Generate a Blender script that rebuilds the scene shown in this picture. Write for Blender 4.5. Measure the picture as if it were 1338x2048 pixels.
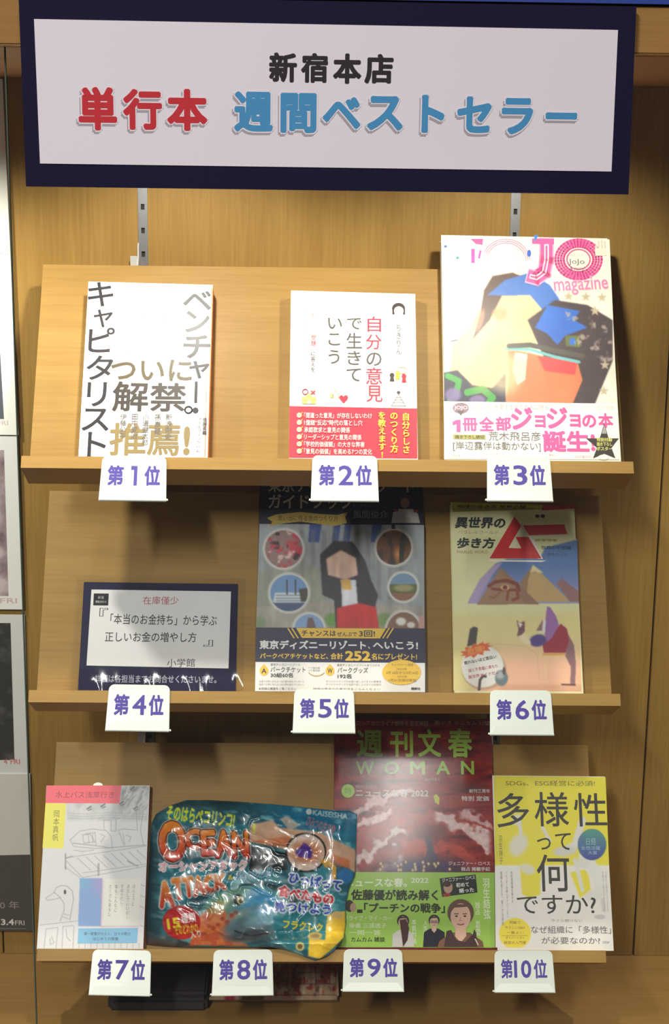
import bpy, bmesh, math, random
import numpy as np
from mathutils import Vector, Matrix
from mathutils.geometry import tessellate_polygon
random.seed(7); rng = np.random.default_rng(7)
for o in list(bpy.data.objects): bpy.data.objects.remove(o)
SC = bpy.context.scene; COL = SC.collection
# ------------------------------------------------------------------ camera
CZ = 1.55
FPX = 3076.0
CAM = np.array([-0.02492, -1.53756, CZ]); YAW, PIT, ROL = 0.020585, 0.220275, 0.013306
cy, sy, cp, sp = math.cos(YAW), math.sin(YAW), math.cos(PIT), math.sin(PIT)
FW = np.array([sy*cp, cy*cp, -sp]); R0 = np.array([cy, -sy, 0.]); U0 = np.cross(R0, FW)
RT = math.cos(ROL)*R0 + math.sin(ROL)*U0; UPV = -math.sin(ROL)*R0 + math.cos(ROL)*U0
cd = bpy.data.cameras.new('camera'); cam = bpy.data.objects.new('camera', cd); COL.objects.link(cam)
cam.matrix_world = Matrix(((RT[0], UPV[0], -FW[0], CAM[0]), (RT[1], UPV[1], -FW[1], CAM[1]), (RT[2], UPV[2], -FW[2], CAM[2]), (0, 0, 0, 1)))
cd.sensor_fit = 'VERTICAL'; cd.sensor_height = 24.0; cd.lens = 24.0*FPX/2048.0
cd.clip_start = 0.02; cd.clip_end = 50
SC.camera = cam
# ------------------------------------------------------------------ world, lights, exposure
SC.view_settings.view_transform = 'Standard'; SC.view_settings.look = 'None'
SC.view_settings.gamma = 1.0; SC.view_settings.use_curve_mapping = False
SC.view_settings.exposure = 0.0
wd = bpy.data.worlds.new('world'); SC.world = wd; wd.use_nodes = True
bg = wd.node_tree.nodes['Background']; bg.inputs[0].default_value = (0.92, 0.95, 1.0, 1); bg.inputs[1].default_value = 0.10
def area(name, loc, size, power, color, target):
    l = bpy.data.lights.new(name, 'AREA'); l.shape = 'RECTANGLE'; l.size, l.size_y = size; l.energy = power; l.color = color
    o = bpy.data.objects.new(name, l); COL.objects.link(o); o.location = loc
    o.rotation_euler = (Vector(target)-Vector(loc)).to_track_quat('-Z', 'Y').to_euler(); return o
# shop ceiling lamps, in front of and above the cabinet
for lx, ly, lz, lp in ((-1.05, -3.25, 3.15, 150), (0.36, -2.95, 3.6, 40)): area('shop_ceiling_lamp', (lx, ly, lz), (0.16, 1.5), lp, (1.0, 0.97, 0.93), (lx, ly+.01, 0))
SPOT_X = (-0.54, -0.16, 0.185, 0.70); SPOT_P = (15, 9.8, 7.4, 18); SPOT_Y = -0.085
# ------------------------------------------------------------------ helpers
def lin(c):
    c = np.asarray(c, float)/255.0
    return np.where(c <= 0.04045, c/12.92, ((c+0.055)/1.055)**2.4)
def ray(x, y): return FW + RT*(x-669)/FPX - UPV*(y-1024)/FPX
def onplane(x, y, O, n):
    r = ray(x, y); return CAM + r*(((O-CAM)@n)/(r@n))
def mat(name, build):
    m = bpy.data.materials.new(name); m.use_nodes = True
    nt = m.node_tree; b = nt.nodes['Principled BSDF']; build(nt, b); return m
def setp(b, **k):
    for n, v in k.items(): b.inputs[n.replace('_', ' ')].default_value = v
def rgba(c, s=1.0): return tuple(float(v)*s for v in lin(c)) + (1,)
def noisy(nt, b, c, amt=0.06, scale=60, rough=0.5, bump=0.0):
    """plain coloured surface with a slight procedural mottling"""
    tc = nt.nodes.new('ShaderNodeTexCoord'); nz = nt.nodes.new('ShaderNodeTexNoise'); nz.inputs['Scale'].default_value = scale
    nz.inputs['Detail'].default_value = 4
    mr = nt.nodes.new('ShaderNodeMapRange'); mr.inputs['To Min'].default_value = 1-amt; mr.inputs['To Max'].default_value = 1+amt
    mx = nt.nodes.new('ShaderNodeVectorMath'); mx.operation = 'SCALE'; mx.inputs[0].default_value = rgba(c)[:3]
    nt.links.new(tc.outputs['Object'], nz.inputs['Vector']); nt.links.new(nz.outputs['Fac'], mr.inputs['Value'])
    nt.links.new(mr.outputs[0], mx.inputs['Scale']); nt.links.new(mx.outputs[0], b.inputs['Base Color'])
    b.inputs['Roughness'].default_value = rough
    if bump:
        bp = nt.nodes.new('ShaderNodeBump'); bp.inputs['Strength'].default_value = bump; bp.inputs['Distance'].default_value = 0.001
        nt.links.new(nz.outputs['Fac'], bp.inputs['Height']); nt.links.new(bp.outputs[0], b.inputs['Normal'])
def plain(name, c, **k):
    ex = {q: k.pop(q) for q in list(k) if q[0].isupper()}
    def f(nt, b):
        noisy(nt, b, c, **k); setp(b, **ex)
    return mat(name, f)
def wood(name, c, axis, contrast=1.0, rough=0.42, seed=0.0, coat=0.0):
    def f(nt, b):
        N = nt.nodes.new; L = nt.links.new
        tc = N('ShaderNodeTexCoord'); base = lin(c)
        def nz(sc, along, detail, off):
            mp = N('ShaderNodeMapping'); s = [sc, sc, sc]; s['XYZ'.index(axis)] = along
            mp.inputs['Scale'].default_value = s; mp.inputs['Location'].default_value = (seed+off, seed*1.7+off, seed*.6)
            t = N('ShaderNodeTexNoise'); t.inputs['Scale'].default_value = 1; t.inputs['Detail'].default_value = detail; t.inputs['Distortion'].default_value = .25
            L(tc.outputs['Object'], mp.inputs['Vector']); L(mp.outputs[0], t.inputs['Vector']); return t
        a = nz(260, 9, 3, 0); d = nz(32, 3.2, 4, 5); e = nz(900, 22, 1, 9)
        def mul(x, lo, hi):
            r = N('ShaderNodeMapRange'); r.inputs['From Min'].default_value = .28; r.inputs['From Max'].default_value = .72
            r.inputs['To Min'].default_value = lo; r.inputs['To Max'].default_value = hi; L(x.outputs['Fac'], r.inputs['Value']); return r
        k = contrast
        m1 = mul(a, 1-.10*k, 1+.07*k); m2 = mul(d, 1-.11*k, 1+.09*k); m3 = mul(e, 1-.08*k, 1+.05*k)
        p = N('ShaderNodeMath'); p.operation = 'MULTIPLY'; L(m1.outputs[0], p.inputs[0]); L(m2.outputs[0], p.inputs[1])
        p2 = N('ShaderNodeMath'); p2.operation = 'MULTIPLY'; L(p.outputs[0], p2.inputs[0]); L(m3.outputs[0], p2.inputs[1])
        g = N('ShaderNodeCombineColor')
        for i, (ch, ex) in enumerate(zip(base, (0.8, 1.05, 1.5))):
            q = N('ShaderNodeMath'); q.operation = 'POWER'; L(p2.outputs[0], q.inputs[0]); q.inputs[1].default_value = ex
            w = N('ShaderNodeMath'); w.operation = 'MULTIPLY'; L(q.outputs[0], w.inputs[0]); w.inputs[1].default_value = float(ch); L(w.outputs[0], g.inputs[i])
        L(g.outputs[0], b.inputs['Base Color'])
        bp = N('ShaderNodeBump'); bp.inputs['Strength'].default_value = .12; bp.inputs['Distance'].default_value = .0005
        L(a.outputs['Fac'], bp.inputs['Height']); L(bp.outputs[0], b.inputs['Normal'])
        b.inputs['Roughness'].default_value = rough; b.inputs['Specular IOR Level'].default_value = .15; b.inputs['Coat Weight'].default_value = coat; b.inputs['Coat Roughness'].default_value = .18
    return mat(name, f)
def printmat(name, rough=0.3, coat=0.0, crough=0.1, spec=0.5):
    def f(nt, b):
        at = nt.nodes.new('ShaderNodeAttribute'); at.attribute_name = 'Col'; nt.links.new(at.outputs['Color'], b.inputs['Base Color'])
        setp(b, Roughness=rough, Coat_Weight=coat, Coat_Roughness=crough, Specular_IOR_Level=spec)
    return mat(name, f)
WB = wood('back_panel_wood', (149, 117, 60), 'Z', 1.0, .5)
WS = wood('display_board_wood', (151, 119, 65), 'X', .8, .45, 3.1)
WL = wood('ledge_wood', (161, 127, 70), 'X', .7, .45, 5.3)
WF = wood('fascia_wood', (166, 122, 70), 'X', .9, .5, 8.1)
WT = wood('soffit_wood', (150, 112, 70), 'X', .8, .6, 2.1)
WFL = wood('cabinet_floor_wood', (146, 112, 62), 'X', .8, .45, 1.3)
MET = plain('galvanised_steel', (150, 150, 152), amt=.12, scale=300, rough=.38, Metallic=.85)
BRT = plain('bright_steel', (205, 205, 202), amt=.05, scale=200, rough=.25, Metallic=.35)
DRK = plain('dark_slot', (34, 28, 24), rough=.8)
PLW = plain('white_plastic', (214, 221, 212), amt=.015, scale=90, rough=.28)
PAGE = plain('page_edges', (222, 214, 194), amt=.08, scale=700, rough=.8)
NAVY = plain('navy_board', (20, 15, 48), amt=.1, scale=800, rough=.75, bump=.15, Specular_IOR_Level=.2)
SIGNW = plain('sign_paper', (232, 222, 230), amt=.01, scale=15, rough=.6)
BLK = plain('black_fabric_case', (44, 41, 42), amt=.18, scale=900, rough=.7, bump=.4)
BLUE = plain('blue_panel', (30, 60, 150), rough=.5)
PG = printmat('print_gloss', .44, .04, .26, .32)
PM2 = printmat('print_magazine_gloss', .55, .5, .12, .15)
PS = printmat('print_satin', .45)
PM = printmat('print_matt', .65, spec=.3)
PB = printmat('print_foil_pouch', .3, .8, .08)
def glassmat(nt, b):
    nt.nodes.remove(b); N = nt.nodes.new; L = nt.links.new
    t = N('ShaderNodeBsdfTransparent'); t.inputs[0].default_value = (.975, .985, .98, 1); g = N('ShaderNodeBsdfGlossy'); g.inputs['Roughness'].default_value = 0.02
    lw = N('ShaderNodeLayerWeight'); lw.inputs[0].default_value = .5; pw = N('ShaderNodeMath'); pw.operation = 'POWER'; pw.inputs[1].default_value = 5; L(lw.outputs['Facing'], pw.inputs[0]); fr = N('ShaderNodeMath'); fr.operation = 'MULTIPLY_ADD'; fr.inputs[1].default_value = .96; fr.inputs[2].default_value = .04; L(pw.outputs[0], fr.inputs[0]); m = N('ShaderNodeMixShader')
    L(fr.outputs[0], m.inputs[0]); L(t.outputs[0], m.inputs[1]); L(g.outputs[0], m.inputs[2]); L(m.outputs[0], nt.nodes['Material Output'].inputs[0])
GLS = mat('cabinet_glass', glassmat)
def filmmat(nt, b):
    nt.nodes.remove(b); N = nt.nodes.new; L = nt.links.new
    t = N('ShaderNodeBsdfTransparent'); t.inputs[0].default_value = (.96, .96, .95, 1); g = N('ShaderNodeBsdfGlossy'); g.inputs['Roughness'].default_value = 0.10
    lw = N('ShaderNodeLayerWeight'); lw.inputs[0].default_value = .5; pw = N('ShaderNodeMath'); pw.operation = 'POWER'; pw.inputs[1].default_value = 5; L(lw.outputs['Facing'], pw.inputs[0]); fr = N('ShaderNodeMath'); fr.operation = 'MULTIPLY_ADD'; fr.inputs[1].default_value = .96; fr.inputs[2].default_value = .05; L(pw.outputs[0], fr.inputs[0]); m = N('ShaderNodeMixShader')
    L(fr.outputs[0], m.inputs[0]); L(t.outputs[0], m.inputs[1]); L(g.outputs[0], m.inputs[2]); L(m.outputs[0], nt.nodes['Material Output'].inputs[0])
FILM = mat('clear_film', filmmat)
GEDGE = plain('glass_edge', (96, 110, 98), rough=.2)
def loc_of(p): return np.array(p.matrix_world.translation) if p.parent is None else loc_of(p.parent)
def mesh(name, verts, faces, m, parent=None, cols=None, smooth=False, kind=None, slots=None, fm=None):
    V = np.asarray(verts, float)
    org = np.array(parent['base']) if parent is not None and 'base' in parent else (V.min(0)*[1, 1, 1]+V.max(0))/2
    if parent is None: org = np.array([(V[:, 0].min()+V[:, 0].max())/2, (V[:, 1].min()+V[:, 1].max())/2, V[:, 2].min()])
    me = bpy.data.meshes.new(name); me.from_pydata((V-org).tolist(), [], [list(map(int, f)) for f in faces])
    for mm in (slots or [m]): me.materials.append(mm)
    if fm is not None: me.polygons.foreach_set('material_index', fm)
    if cols is not None:
        a = me.color_attributes.new('Col', 'FLOAT_COLOR', 'POINT')
        c = np.ones((len(V), 4)); c[:, :3] = cols; a.data.foreach_set('color', c.ravel())
    if smooth: me.polygons.foreach_set('use_smooth', [True]*len(me.polygons))
    me.update(); o = bpy.data.objects.new(name, me); COL.objects.link(o)
    if parent is not None: o.parent = parent; o['base'] = org.tolist()
    else: o.location = org; o['base'] = org.tolist()
    if kind: o['kind'] = kind
    return o
def thing(name, label, cat, base, group=None):
    o = bpy.data.objects.new(name, None); COL.objects.link(o); o.location = base; o['base'] = list(map(float, base)); o.empty_display_size = .02
    tag(o, label, cat, group); return o
def tag(o, label, cat, group=None):
    o['label'] = label; o['category'] = cat
    if group: o['group'] = group
    return o
BF = [(0, 3, 2, 1), (4, 5, 6, 7), (0, 1, 5, 4), (1, 2, 6, 5), (2, 3, 7, 6), (3, 0, 4, 7)]
def boxv(x0, x1, y0, y1, z0, z1): return [(x0, y0, z0), (x1, y0, z0), (x1, y1, z0), (x0, y1, z0), (x0, y0, z1), (x1, y0, z1), (x1, y1, z1), (x0, y1, z1)]
def join(parts):
    V = []; F = []
    for v, f in parts:
        n = len(V); V += list(v); F += [tuple(i+n for i in q) for q in f]
    return V, F
def box(name, x0, x1, y0, y1, z0, z1, m, parent=None, kind=None, bev=0.0):
    o = mesh(name, boxv(x0, x1, y0, y1, z0, z1), BF, m, parent, kind=kind)
    if bev:
        bm = bmesh.new(); bm.from_mesh(o.data); bmesh.ops.bevel(bm, geom=bm.edges[:], offset=bev, segments=2, affect='EDGES'); bm.to_mesh(o.data); bm.free()
    return o
def poly_prism(pts, fr, d0, d1):
    """pts (u,v) outline -> closed prism between offsets d0<d1 of frame fr"""
    n = len(pts); V = [fr.w(u, v, d0) for u, v in pts]+[fr.w(u, v, d1) for u, v in pts]
    F = [tuple(range(n))[::-1], tuple(range(n, 2*n))]+[(i, (i+1) % n, n+(i+1) % n, n+i) for i in range(n)]
    return V, F
# ------------------------------------------------------------------ text
FONT_CACHE = {}
def glyphs(s, bold):
    k = (s, bold)
    if k in FONT_CACHE: return FONT_CACHE[k]
    if bold:
        V, T, _z = glyphs(s, 0.0); n = 4 if bold < .02 else 8; b = bold*.85; O = []; I = []
        for j in range(n):
            an = 2*math.pi*(j+.5)/n; O.append(V+[b*math.cos(an), b*math.sin(an)]); I.append(T+j*len(V))
        if bold >= .05: O.append(V); I.append(T+n*len(V))
        FONT_CACHE[k] = (np.concatenate(O), np.concatenate(I), np.repeat(np.arange(len(O)), len(V))*1.8e-6); return FONT_CACHE[k]
    cu = bpy.data.curves.new('t', 'FONT'); cu.body = s; cu.size = 1; cu.resolution_u = 3; cu.fill_mode = 'BOTH'
    o = bpy.data.objects.new('t', cu); COL.objects.link(o); bpy.context.view_layer.update()
    me = o.to_mesh(); me.calc_loop_triangles()
    V = np.zeros(len(me.vertices)*3); me.vertices.foreach_get('co', V); V = V.reshape(-1, 3)[:, :2].copy()
    T = np.zeros(len(me.loop_triangles)*3, int); me.loop_triangles.foreach_get('vertices', T); T = T.reshape(-1, 3)
    o.to_mesh_clear(); bpy.data.objects.remove(o); bpy.data.curves.remove(cu)
    FONT_CACHE[k] = (V, T, np.zeros(len(V))); return FONT_CACHE[k]
def hstring(s, bold, fit):
    V, T, Z = glyphs(s, bold)
    if len(V) == 0: return V, T, Z
    if fit:
        lo, hi = V.min(0), V.max(0); V = (V-lo)/np.maximum(hi-lo, 1e-6)
    return V, T, Z
ROTV = 'ー～（）()「」『』[]…―-'
def vstring(s, bold):
    """vertical column, normalised to the unit box (0..1)"""
    VV = []; TT = []; ZZ = []; n = 0; y = 0
    for ch in s:
        if ch == ' ': y -= .6; continue
        V, T, Z = glyphs(ch, bold)
        if len(V) == 0: y -= 1; continue
        V = V-[.5, .38]
        if ord(ch) < 256: V = V+[.5-(V[:, 0].max()-V[:, 0].min())/2-V[:, 0].min()-.5, 0]
        if ch in ROTV: V = np.stack([V[:, 1], -V[:, 0]], 1)
        if ch in '、。': V = V+[.55, .55]
        if ch in 'ゃゅょっャュョッィ': V = V+[.1, .08]
        V = V+[0, y-.5]; y -= 1.0
        VV.append(V); ZZ.append(Z); TT.append(T+n); n += len(V)
    V = np.concatenate(VV); T = np.concatenate(TT); lo, hi = V.min(0), V.max(0)
    return (V-lo)/np.maximum(hi-lo, 1e-6), T, np.concatenate(ZZ)
# ------------------------------------------------------------------ frames
class Frame:
    def __init__(s, O, a, b): s.O = np.array(O, float); s.a = np.array(a, float); s.b = np.array(b, float); s.n = np.cross(s.a, s.b)
    def w(s, u, v, d=0.0): return s.O+s.a*u+s.b*v+s.n*d
    def uv(s, x, y, d=0.0):
        P = onplane(x, y, s.O+s.n*d, s.n); q = P-s.O; return np.array([q@s.a, q@s.b])
class Print:
    """flat printing on a plane at offset d of a frame; every layer is lifted a hair above the last"""
    def __init__(s, fr, d, parent, m, y_up=None): s.fr = fr; s.d = d; s.par = parent; s.m = m; s.bk = {}; s.k = 0; s.order = []
    def px(s, x, y): return s.fr.uv(x, y, s.d)
    def _add(s, part, V, T, col, Z=0.0):
        s.k += 1; h = np.atleast_1d(s.d+.00006+.0000165*s.k+Z)[:, None]
        if part not in s.bk: s.bk[part] = [[], [], [], 0]; s.order.append(part)
        b = s.bk[part]; W = s.fr.O+np.outer(V[:, 0], s.fr.a)+np.outer(V[:, 1], s.fr.b)+s.fr.n*h
        b[0].append(W); b[1].append(T+b[3]); col = np.asarray(col, float)
        b[2].append(lin(col)*.92+np.zeros((len(V), 3)) if col.ndim == 1 else lin(col)*.92); b[3] += len(V)
    def poly(s, pts, col, part='artwork', uvs=False):
        P = np.array([p if uvs else s.px(*p) for p in pts])
        T = np.array(tessellate_polygon([[Vector((p[0], p[1], 0)) for p in P]]))
        a = P[T[:, 1]]-P[T[:, 0]]; b = P[T[:, 2]]-P[T[:, 0]]; cr = a[:, 0]*b[:, 1]-a[:, 1]*b[:, 0]
        T[cr < 0] = T[cr < 0][:, ::-1]; s._add(part, P, T, col)
    def ell(s, cx, cy_, rx, ry, col, part='artwork', n=32, rot=0):
        A = np.linspace(0, 2*math.pi, n, endpoint=False); X = rx*np.cos(A); Y = ry*np.sin(A); c_, s_ = math.cos(rot), math.sin(rot)
        s.poly([(cx+c_*x-s_*y, cy_+s_*x+c_*y) for x, y in zip(X, Y)], col, part)
    def ring(s, cx, cy_, rx, ry, w, col, part='artwork', n=32, a0=0, a1=360):
        A = np.radians(np.linspace(a0, a1, n)); s.line([(cx+rx*math.cos(a), cy_+ry*math.sin(a)) for a in A], w, col, part)
    def line(s, pts, w, col, part='artwork'):
        """polyline of width w pixels"""
        P = np.array(pts, float); V = []; T = []
        for i in range(len(P)-1):
            d = P[i+1]-P[i]; L = math.hypot(*d)
            if L < 1e-6: continue
            d /= L; q = np.array([-d[1], d[0]])*w/2; e = d*w*.3
            n = len(V); V += [P[i]-e+q, P[i+1]+e+q, P[i+1]+e-q, P[i]-e-q]; T += [(n+2, n+1, n), (n+3, n+2, n)]
        V = np.array([s.px(*p) for p in V]); T = np.array(T)
        a = V[T[:, 1]]-V[T[:, 0]]; b = V[T[:, 2]]-V[T[:, 0]]; cr = a[:, 0]*b[:, 1]-a[:, 1]*b[:, 0]; T[cr < 0] = T[cr < 0][:, ::-1]
        s._add(part, V, T, col)
    def rect(s, x0, y0, x1, y1, col, part='artwork', rot=0):
        c, w, h = s.box(x0, y0, x1, y1); cr, sr = math.cos(rot), math.sin(rot)
        s.poly([c+np.array([cr*a*w/2-sr*b*h/2, sr*a*w/2+cr*b*h/2]) for a, b in ((-1, -1), (1, -1), (1, 1), (-1, 1))], col, part, True)
    def box(s, x0, y0, x1, y1):
        xm, ym = (x0+x1)/2, (y0+y1)/2
        return s.px(xm, ym), (s.px(x1, ym)-s.px(x0, ym))[0], (s.px(xm, y0)-s.px(xm, y1))[1]
    def text(s, t, x0, y0, x1, y1, col, bold=0.0, vert=False, part='lettering', rot=0.0, shear=0.0, grad=None, split=False):
        if split:
            n = len(t); w = (x1-x0)/n
            for i, ch in enumerate(t):
                V, T, Z = glyphs(ch, bold); V = (V-[.5, .38])
                c, ww, hh = s.box(x0+i*w, y0, x0+(i+1)*w, y1); V = V*[ww, hh]*1.02+c; s._add(part, V, T, col, Z)
            return
        V, T, Z = vstring(t, bold) if vert else hstring(t, bold, True)
        if len(V) == 0: return
        c, w, h = s.box(x0, y0, x1, y1); N = V.copy(); V = (V-.5)*[w, h]
        if shear: V = V+np.stack([V[:, 1]*shear, V[:, 1]*0], 1)
        if rot: V = V@np.array([[math.cos(rot), math.sin(rot)], [-math.sin(rot), math.cos(rot)]])
        if grad is not None: col = np.array(col)[None]*(1-N[:, 1:2])+np.array(grad)[None]*N[:, 1:2]
        s._add(part, V+c, T, col, Z)
    def art(s, canvas, quad, nx, ny, part='cover_picture'):
        """painted picture: fine grid coloured from a numpy canvas, quad = px corners TL TR BR BL"""
        a, b = np.meshgrid(np.linspace(0, 1, nx), np.linspace(0, 1, ny)); q = np.array(quad, float)
        X = ((1-a)*(1-b))[..., None]*q[0]+(a*(1-b))[..., None]*q[1]+(a*b)[..., None]*q[2]+((1-a)*b)[..., None]*q[3]
        u = np.array([s.px(*p) for p in quad])
        # exact: project every vertex
        X = X.reshape(-1, 2); r = FW+np.outer((X[:, 0]-669)/FPX, RT)-np.outer((X[:, 1]-1024)/FPX, UPV)
        O = s.fr.O+s.fr.n*s.d; t_ = ((O-CAM)@s.fr.n)/(r@s.fr.n); W = CAM+r*t_[:, None]-s.fr.O
        V = np.stack([W@s.fr.a, W@s.fr.b], 1)
        i = np.arange(nx*ny).reshape(ny, nx); A, B, C, D = i[:-1, :-1].ravel(), i[:-1, 1:].ravel(), i[1:, 1:].ravel(), i[1:, :-1].ravel()
        s._add(part, V, np.concatenate([np.stack([A, D, C], 1), np.stack([A, C, B], 1)]), canvas.sample(X[:, 0], X[:, 1]))
    def flush(s):
        for p in s.order:
            b = s.bk[p]; o = mesh(p.split('#')[0], np.concatenate(b[0]), np.concatenate(b[1]), s.m, s.par, cols=np.concatenate(b[2]))
            if p in ('lettering', 'artwork', 'logo_lettering', 'fold_line', 'orange_edge'): o['kind'] = 'stuff'
class Canvas:
    def __init__(s, x0, y0, x1, y1, col, ss=1.0):
        s.x0, s.y0, s.ss = x0, y0, ss; s.w = int((x1-x0)*ss)+1; s.h = int((y1-y0)*ss)+1; s.a = np.zeros((s.h, s.w, 3))+np.array(col, float)
        s.Y, s.X = np.mgrid[0:s.h, 0:s.w]; s.X = s.X/ss+x0; s.Y = s.Y/ss+y0
    def blend(s, m, col, al=1.0):
        m = np.clip(m*al, 0, 1)[..., None]; s.a = s.a*(1-m)+np.array(col, float)*m
    def noise(s, sx, sy, oct=3, seed=0, rot=0.0):
        r = np.random.default_rng(seed); out = 0; amp = 1; tot = 0; X = s.X*math.cos(rot)+s.Y*math.sin(rot); Y = -s.X*math.sin(rot)+s.Y*math.cos(rot)
        X = X-X.min(); Y = Y-Y.min()
        for k in range(oct):
            g = r.random((int(Y.max()/sy*2**k)+3, int(X.max()/sx*2**k)+3)); x = X/sx*2**k; y = Y/sy*2**k
            i, j = x.astype(int), y.astype(int); fx, fy = x-i, y-j; fx = fx*fx*(3-2*fx); fy = fy*fy*(3-2*fy)
            out = out+amp*((g[j, i]*(1-fx)+g[j, i+1]*fx)*(1-fy)+(g[j+1, i]*(1-fx)+g[j+1, i+1]*fx)*fy); tot += amp; amp *= .55
        return out/tot
    def ell(s, cx, cy_, rx, ry, col, soft=.15, al=1.0, rot=0.0, nz=None):
        X, Y = s.X-cx, s.Y-cy_; c_, s_ = math.cos(rot), math.sin(rot); d = np.hypot((X*c_+Y*s_)/rx, (-X*s_+Y*c_)/ry)
        if nz is not None: d = d+nz
        s.blend(np.clip((1-d)/soft+.5, 0, 1), col, al)
    def inside(s, pts):
        P = np.array(pts, float); m = np.zeros(s.X.shape, bool); n = len(P)
        for i in range(n):
            x1, y1 = P[i]; x2, y2 = P[(i+1) % n]
            if y1 == y2: continue
            c = ((s.Y >= y1) != (s.Y >= y2)) & (s.X < (x2-x1)*(s.Y-y1)/(y2-y1)+x1); m ^= c
        return m.astype(float)
    def blur(s, m, n=1):
        for _ in range(n):
            p = np.pad(m, ((1, 1), (1, 1))+((0, 0),)*(m.ndim-2), mode='edge'); m = (p[:-2, 1:-1]+p[2:, 1:-1]+p[1:-1, :-2]+p[1:-1, 2:]+2*p[1:-1, 1:-1])/6
        return m
    def poly(s, pts, col, soft=1, al=1.0): s.blend(s.blur(s.inside(pts), soft), col, al)
    def line(s, pts, w, col, al=1.0):
        m = np.zeros(s.X.shape)
        for (x1, y1), (x2, y2) in zip(pts[:-1], pts[1:]):
            d = np.array([x2-x1, y2-y1], float); L = d@d+1e-9; t = np.clip(((s.X-x1)*d[0]+(s.Y-y1)*d[1])/L, 0, 1)
            m = np.maximum(m, np.clip(w/2-np.hypot(s.X-x1-t*d[0], s.Y-y1-t*d[1])+.5, 0, 1))
        s.blend(m, col, al)
    def textmask(s, t, x0, y0, x1, y1, bold=0.0, rot=0.0, shear=0.0, arc=0.0):
        V, T, Z = hstring(t, bold, True); V = V.copy(); N = V.copy(); V[:, 1] = 1-V[:, 1]
        V = (V-.5)*[x1-x0, y1-y0]; V[:, 0] -= V[:, 1]*shear; V[:, 1] += arc*(4*(N[:, 0]-.5)**2)
        if rot: V = V@np.array([[math.cos(rot), math.sin(rot)], [-math.sin(rot), math.cos(rot)]])
        V = (V+[(x0+x1)/2-s.x0, (y0+y1)/2-s.y0])*s.ss*2; m = np.zeros((s.h*2, s.w*2))
        for a, b, c in V[T]:
            X0, Y0 = np.floor(np.minimum(np.minimum(a, b), c)).astype(int); X1, Y1 = np.ceil(np.maximum(np.maximum(a, b), c)).astype(int)
            X0, Y0 = max(X0, 0), max(Y0, 0); X1, Y1 = min(X1, s.w*2-1), min(Y1, s.h*2-1)
            if X1 < X0 or Y1 < Y0: continue
            yy, xx = np.mgrid[Y0:Y1+1, X0:X1+1]
            e = lambda p, q: (q[0]-p[0])*(yy-p[1])-(q[1]-p[1])*(xx-p[0])
            w0, w1, w2 = e(a, b), e(b, c), e(c, a)
            m[Y0:Y1+1, X0:X1+1] = np.maximum(m[Y0:Y1+1, X0:X1+1], ((w0 >= 0) & (w1 >= 0) & (w2 >= 0)) | ((w0 <= 0) & (w1 <= 0) & (w2 <= 0)))
        return m.reshape(s.h, 2, s.w, 2).mean((1, 3))
    def text(s, t, x0, y0, x1, y1, col, bold=0.0, outline=0, ocol=(255, 255, 255), grad=None, **k):
        m = s.textmask(t, x0, y0, x1, y1, bold, **k)
        if outline:
            o = m
            for _ in range(outline):
                p = np.pad(o, 1); o = np.maximum.reduce([p[1:-1, 1:-1], p[:-2, 1:-1], p[2:, 1:-1], p[1:-1, :-2], p[1:-1, 2:]])
            s.blend(o, ocol)
        if grad is not None:
            t_ = np.clip((s.Y-y0)/(y1-y0), 0, 1)[..., None]; c = np.array(col)*(1-t_)+np.array(grad)*t_; s.a = s.a*(1-m[..., None])+c*m[..., None]
        else: s.blend(m, col)
    def sample(s, x, y):
        u = np.clip((np.asarray(x)-s.x0)*s.ss, 0, s.w-1.001); v = np.clip((np.asarray(y)-s.y0)*s.ss, 0, s.h-1.001); i, j = u.astype(int), v.astype(int); fu, fv = (u-i)[..., None], (v-j)[..., None]
        return np.clip((s.a[j, i]*(1-fu)+s.a[j, i+1]*fu)*(1-fv)+(s.a[j+1, i]*(1-fu)+s.a[j+1, i+1]*fu)*fv, 0, 255)
# ------------------------------------------------------------------ the cabinet
YB, YF = 0.18, -0.27                # back panel, front of the case
ZC, ZF = CZ+0.090, CZ-0.940         # soffit, floor of the case
wall = thing('wall_back', '', '', (0, YB, ZF)); del wall['label']; del wall['category']; wall['kind'] = 'structure'
for x0, x1 in ((-1.155, -.3865), (-.3845, .3835), (.3855, 1.155)):
    box('panel', x0, x1, YB, YB+.018, ZF, ZC, WB, wall, bev=.0006)
box('backing_board', -1.155, 1.155, YB+.018, YB+.03, ZF, ZC, DRK, wall)
box('floor', -1.155, 1.155, YF-.02, YB+.03, ZF-.03, ZF, WFL, kind='structure')
box('ceiling', -1.155, 1.155, YF+.001, YB+.03, ZC, ZC+.03, WT, kind='structure')
box('wall_left', -1.173, -1.155, YF, YB+.03, ZF-.03, ZC+.03, WB, kind='structure')
box('wall_right', 1.155, 1.173, YF, YB+.03, ZF-.03, ZC+.03, WB, kind='structure')
box('trim_1', -1.173, 1.173, YF-.018, YF, ZC, ZC+.0355, WF, kind='structure', bev=.001)      # fascia above the glass
box('trim_2', -1.173, 1.173, YF-.022, YF, ZC+.037, ZC+.20, BLUE, kind='structure')            # blue shop panel above
for i, (x0, x1) in enumerate(((-.2645, 1.15), (-1.15, -.2655))):
    w = thing('window_%d' % (i+1), '', '', (x0, YF+.006, ZF)); del w['label']; del w['category']; w['kind'] = 'structure'
    box('pane', x0, x1, YF+.006, YF+.009, ZF, ZC, GLS, w)
    xe = x0 if i == 0 else x1
    s_ = 1 if i == 0 else -1
    box('polished_edge', min(xe, xe-s_*.0006), max(xe, xe-s_*.0006), YF+.006, YF+.009, ZF, ZC, GEDGE, w)
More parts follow.
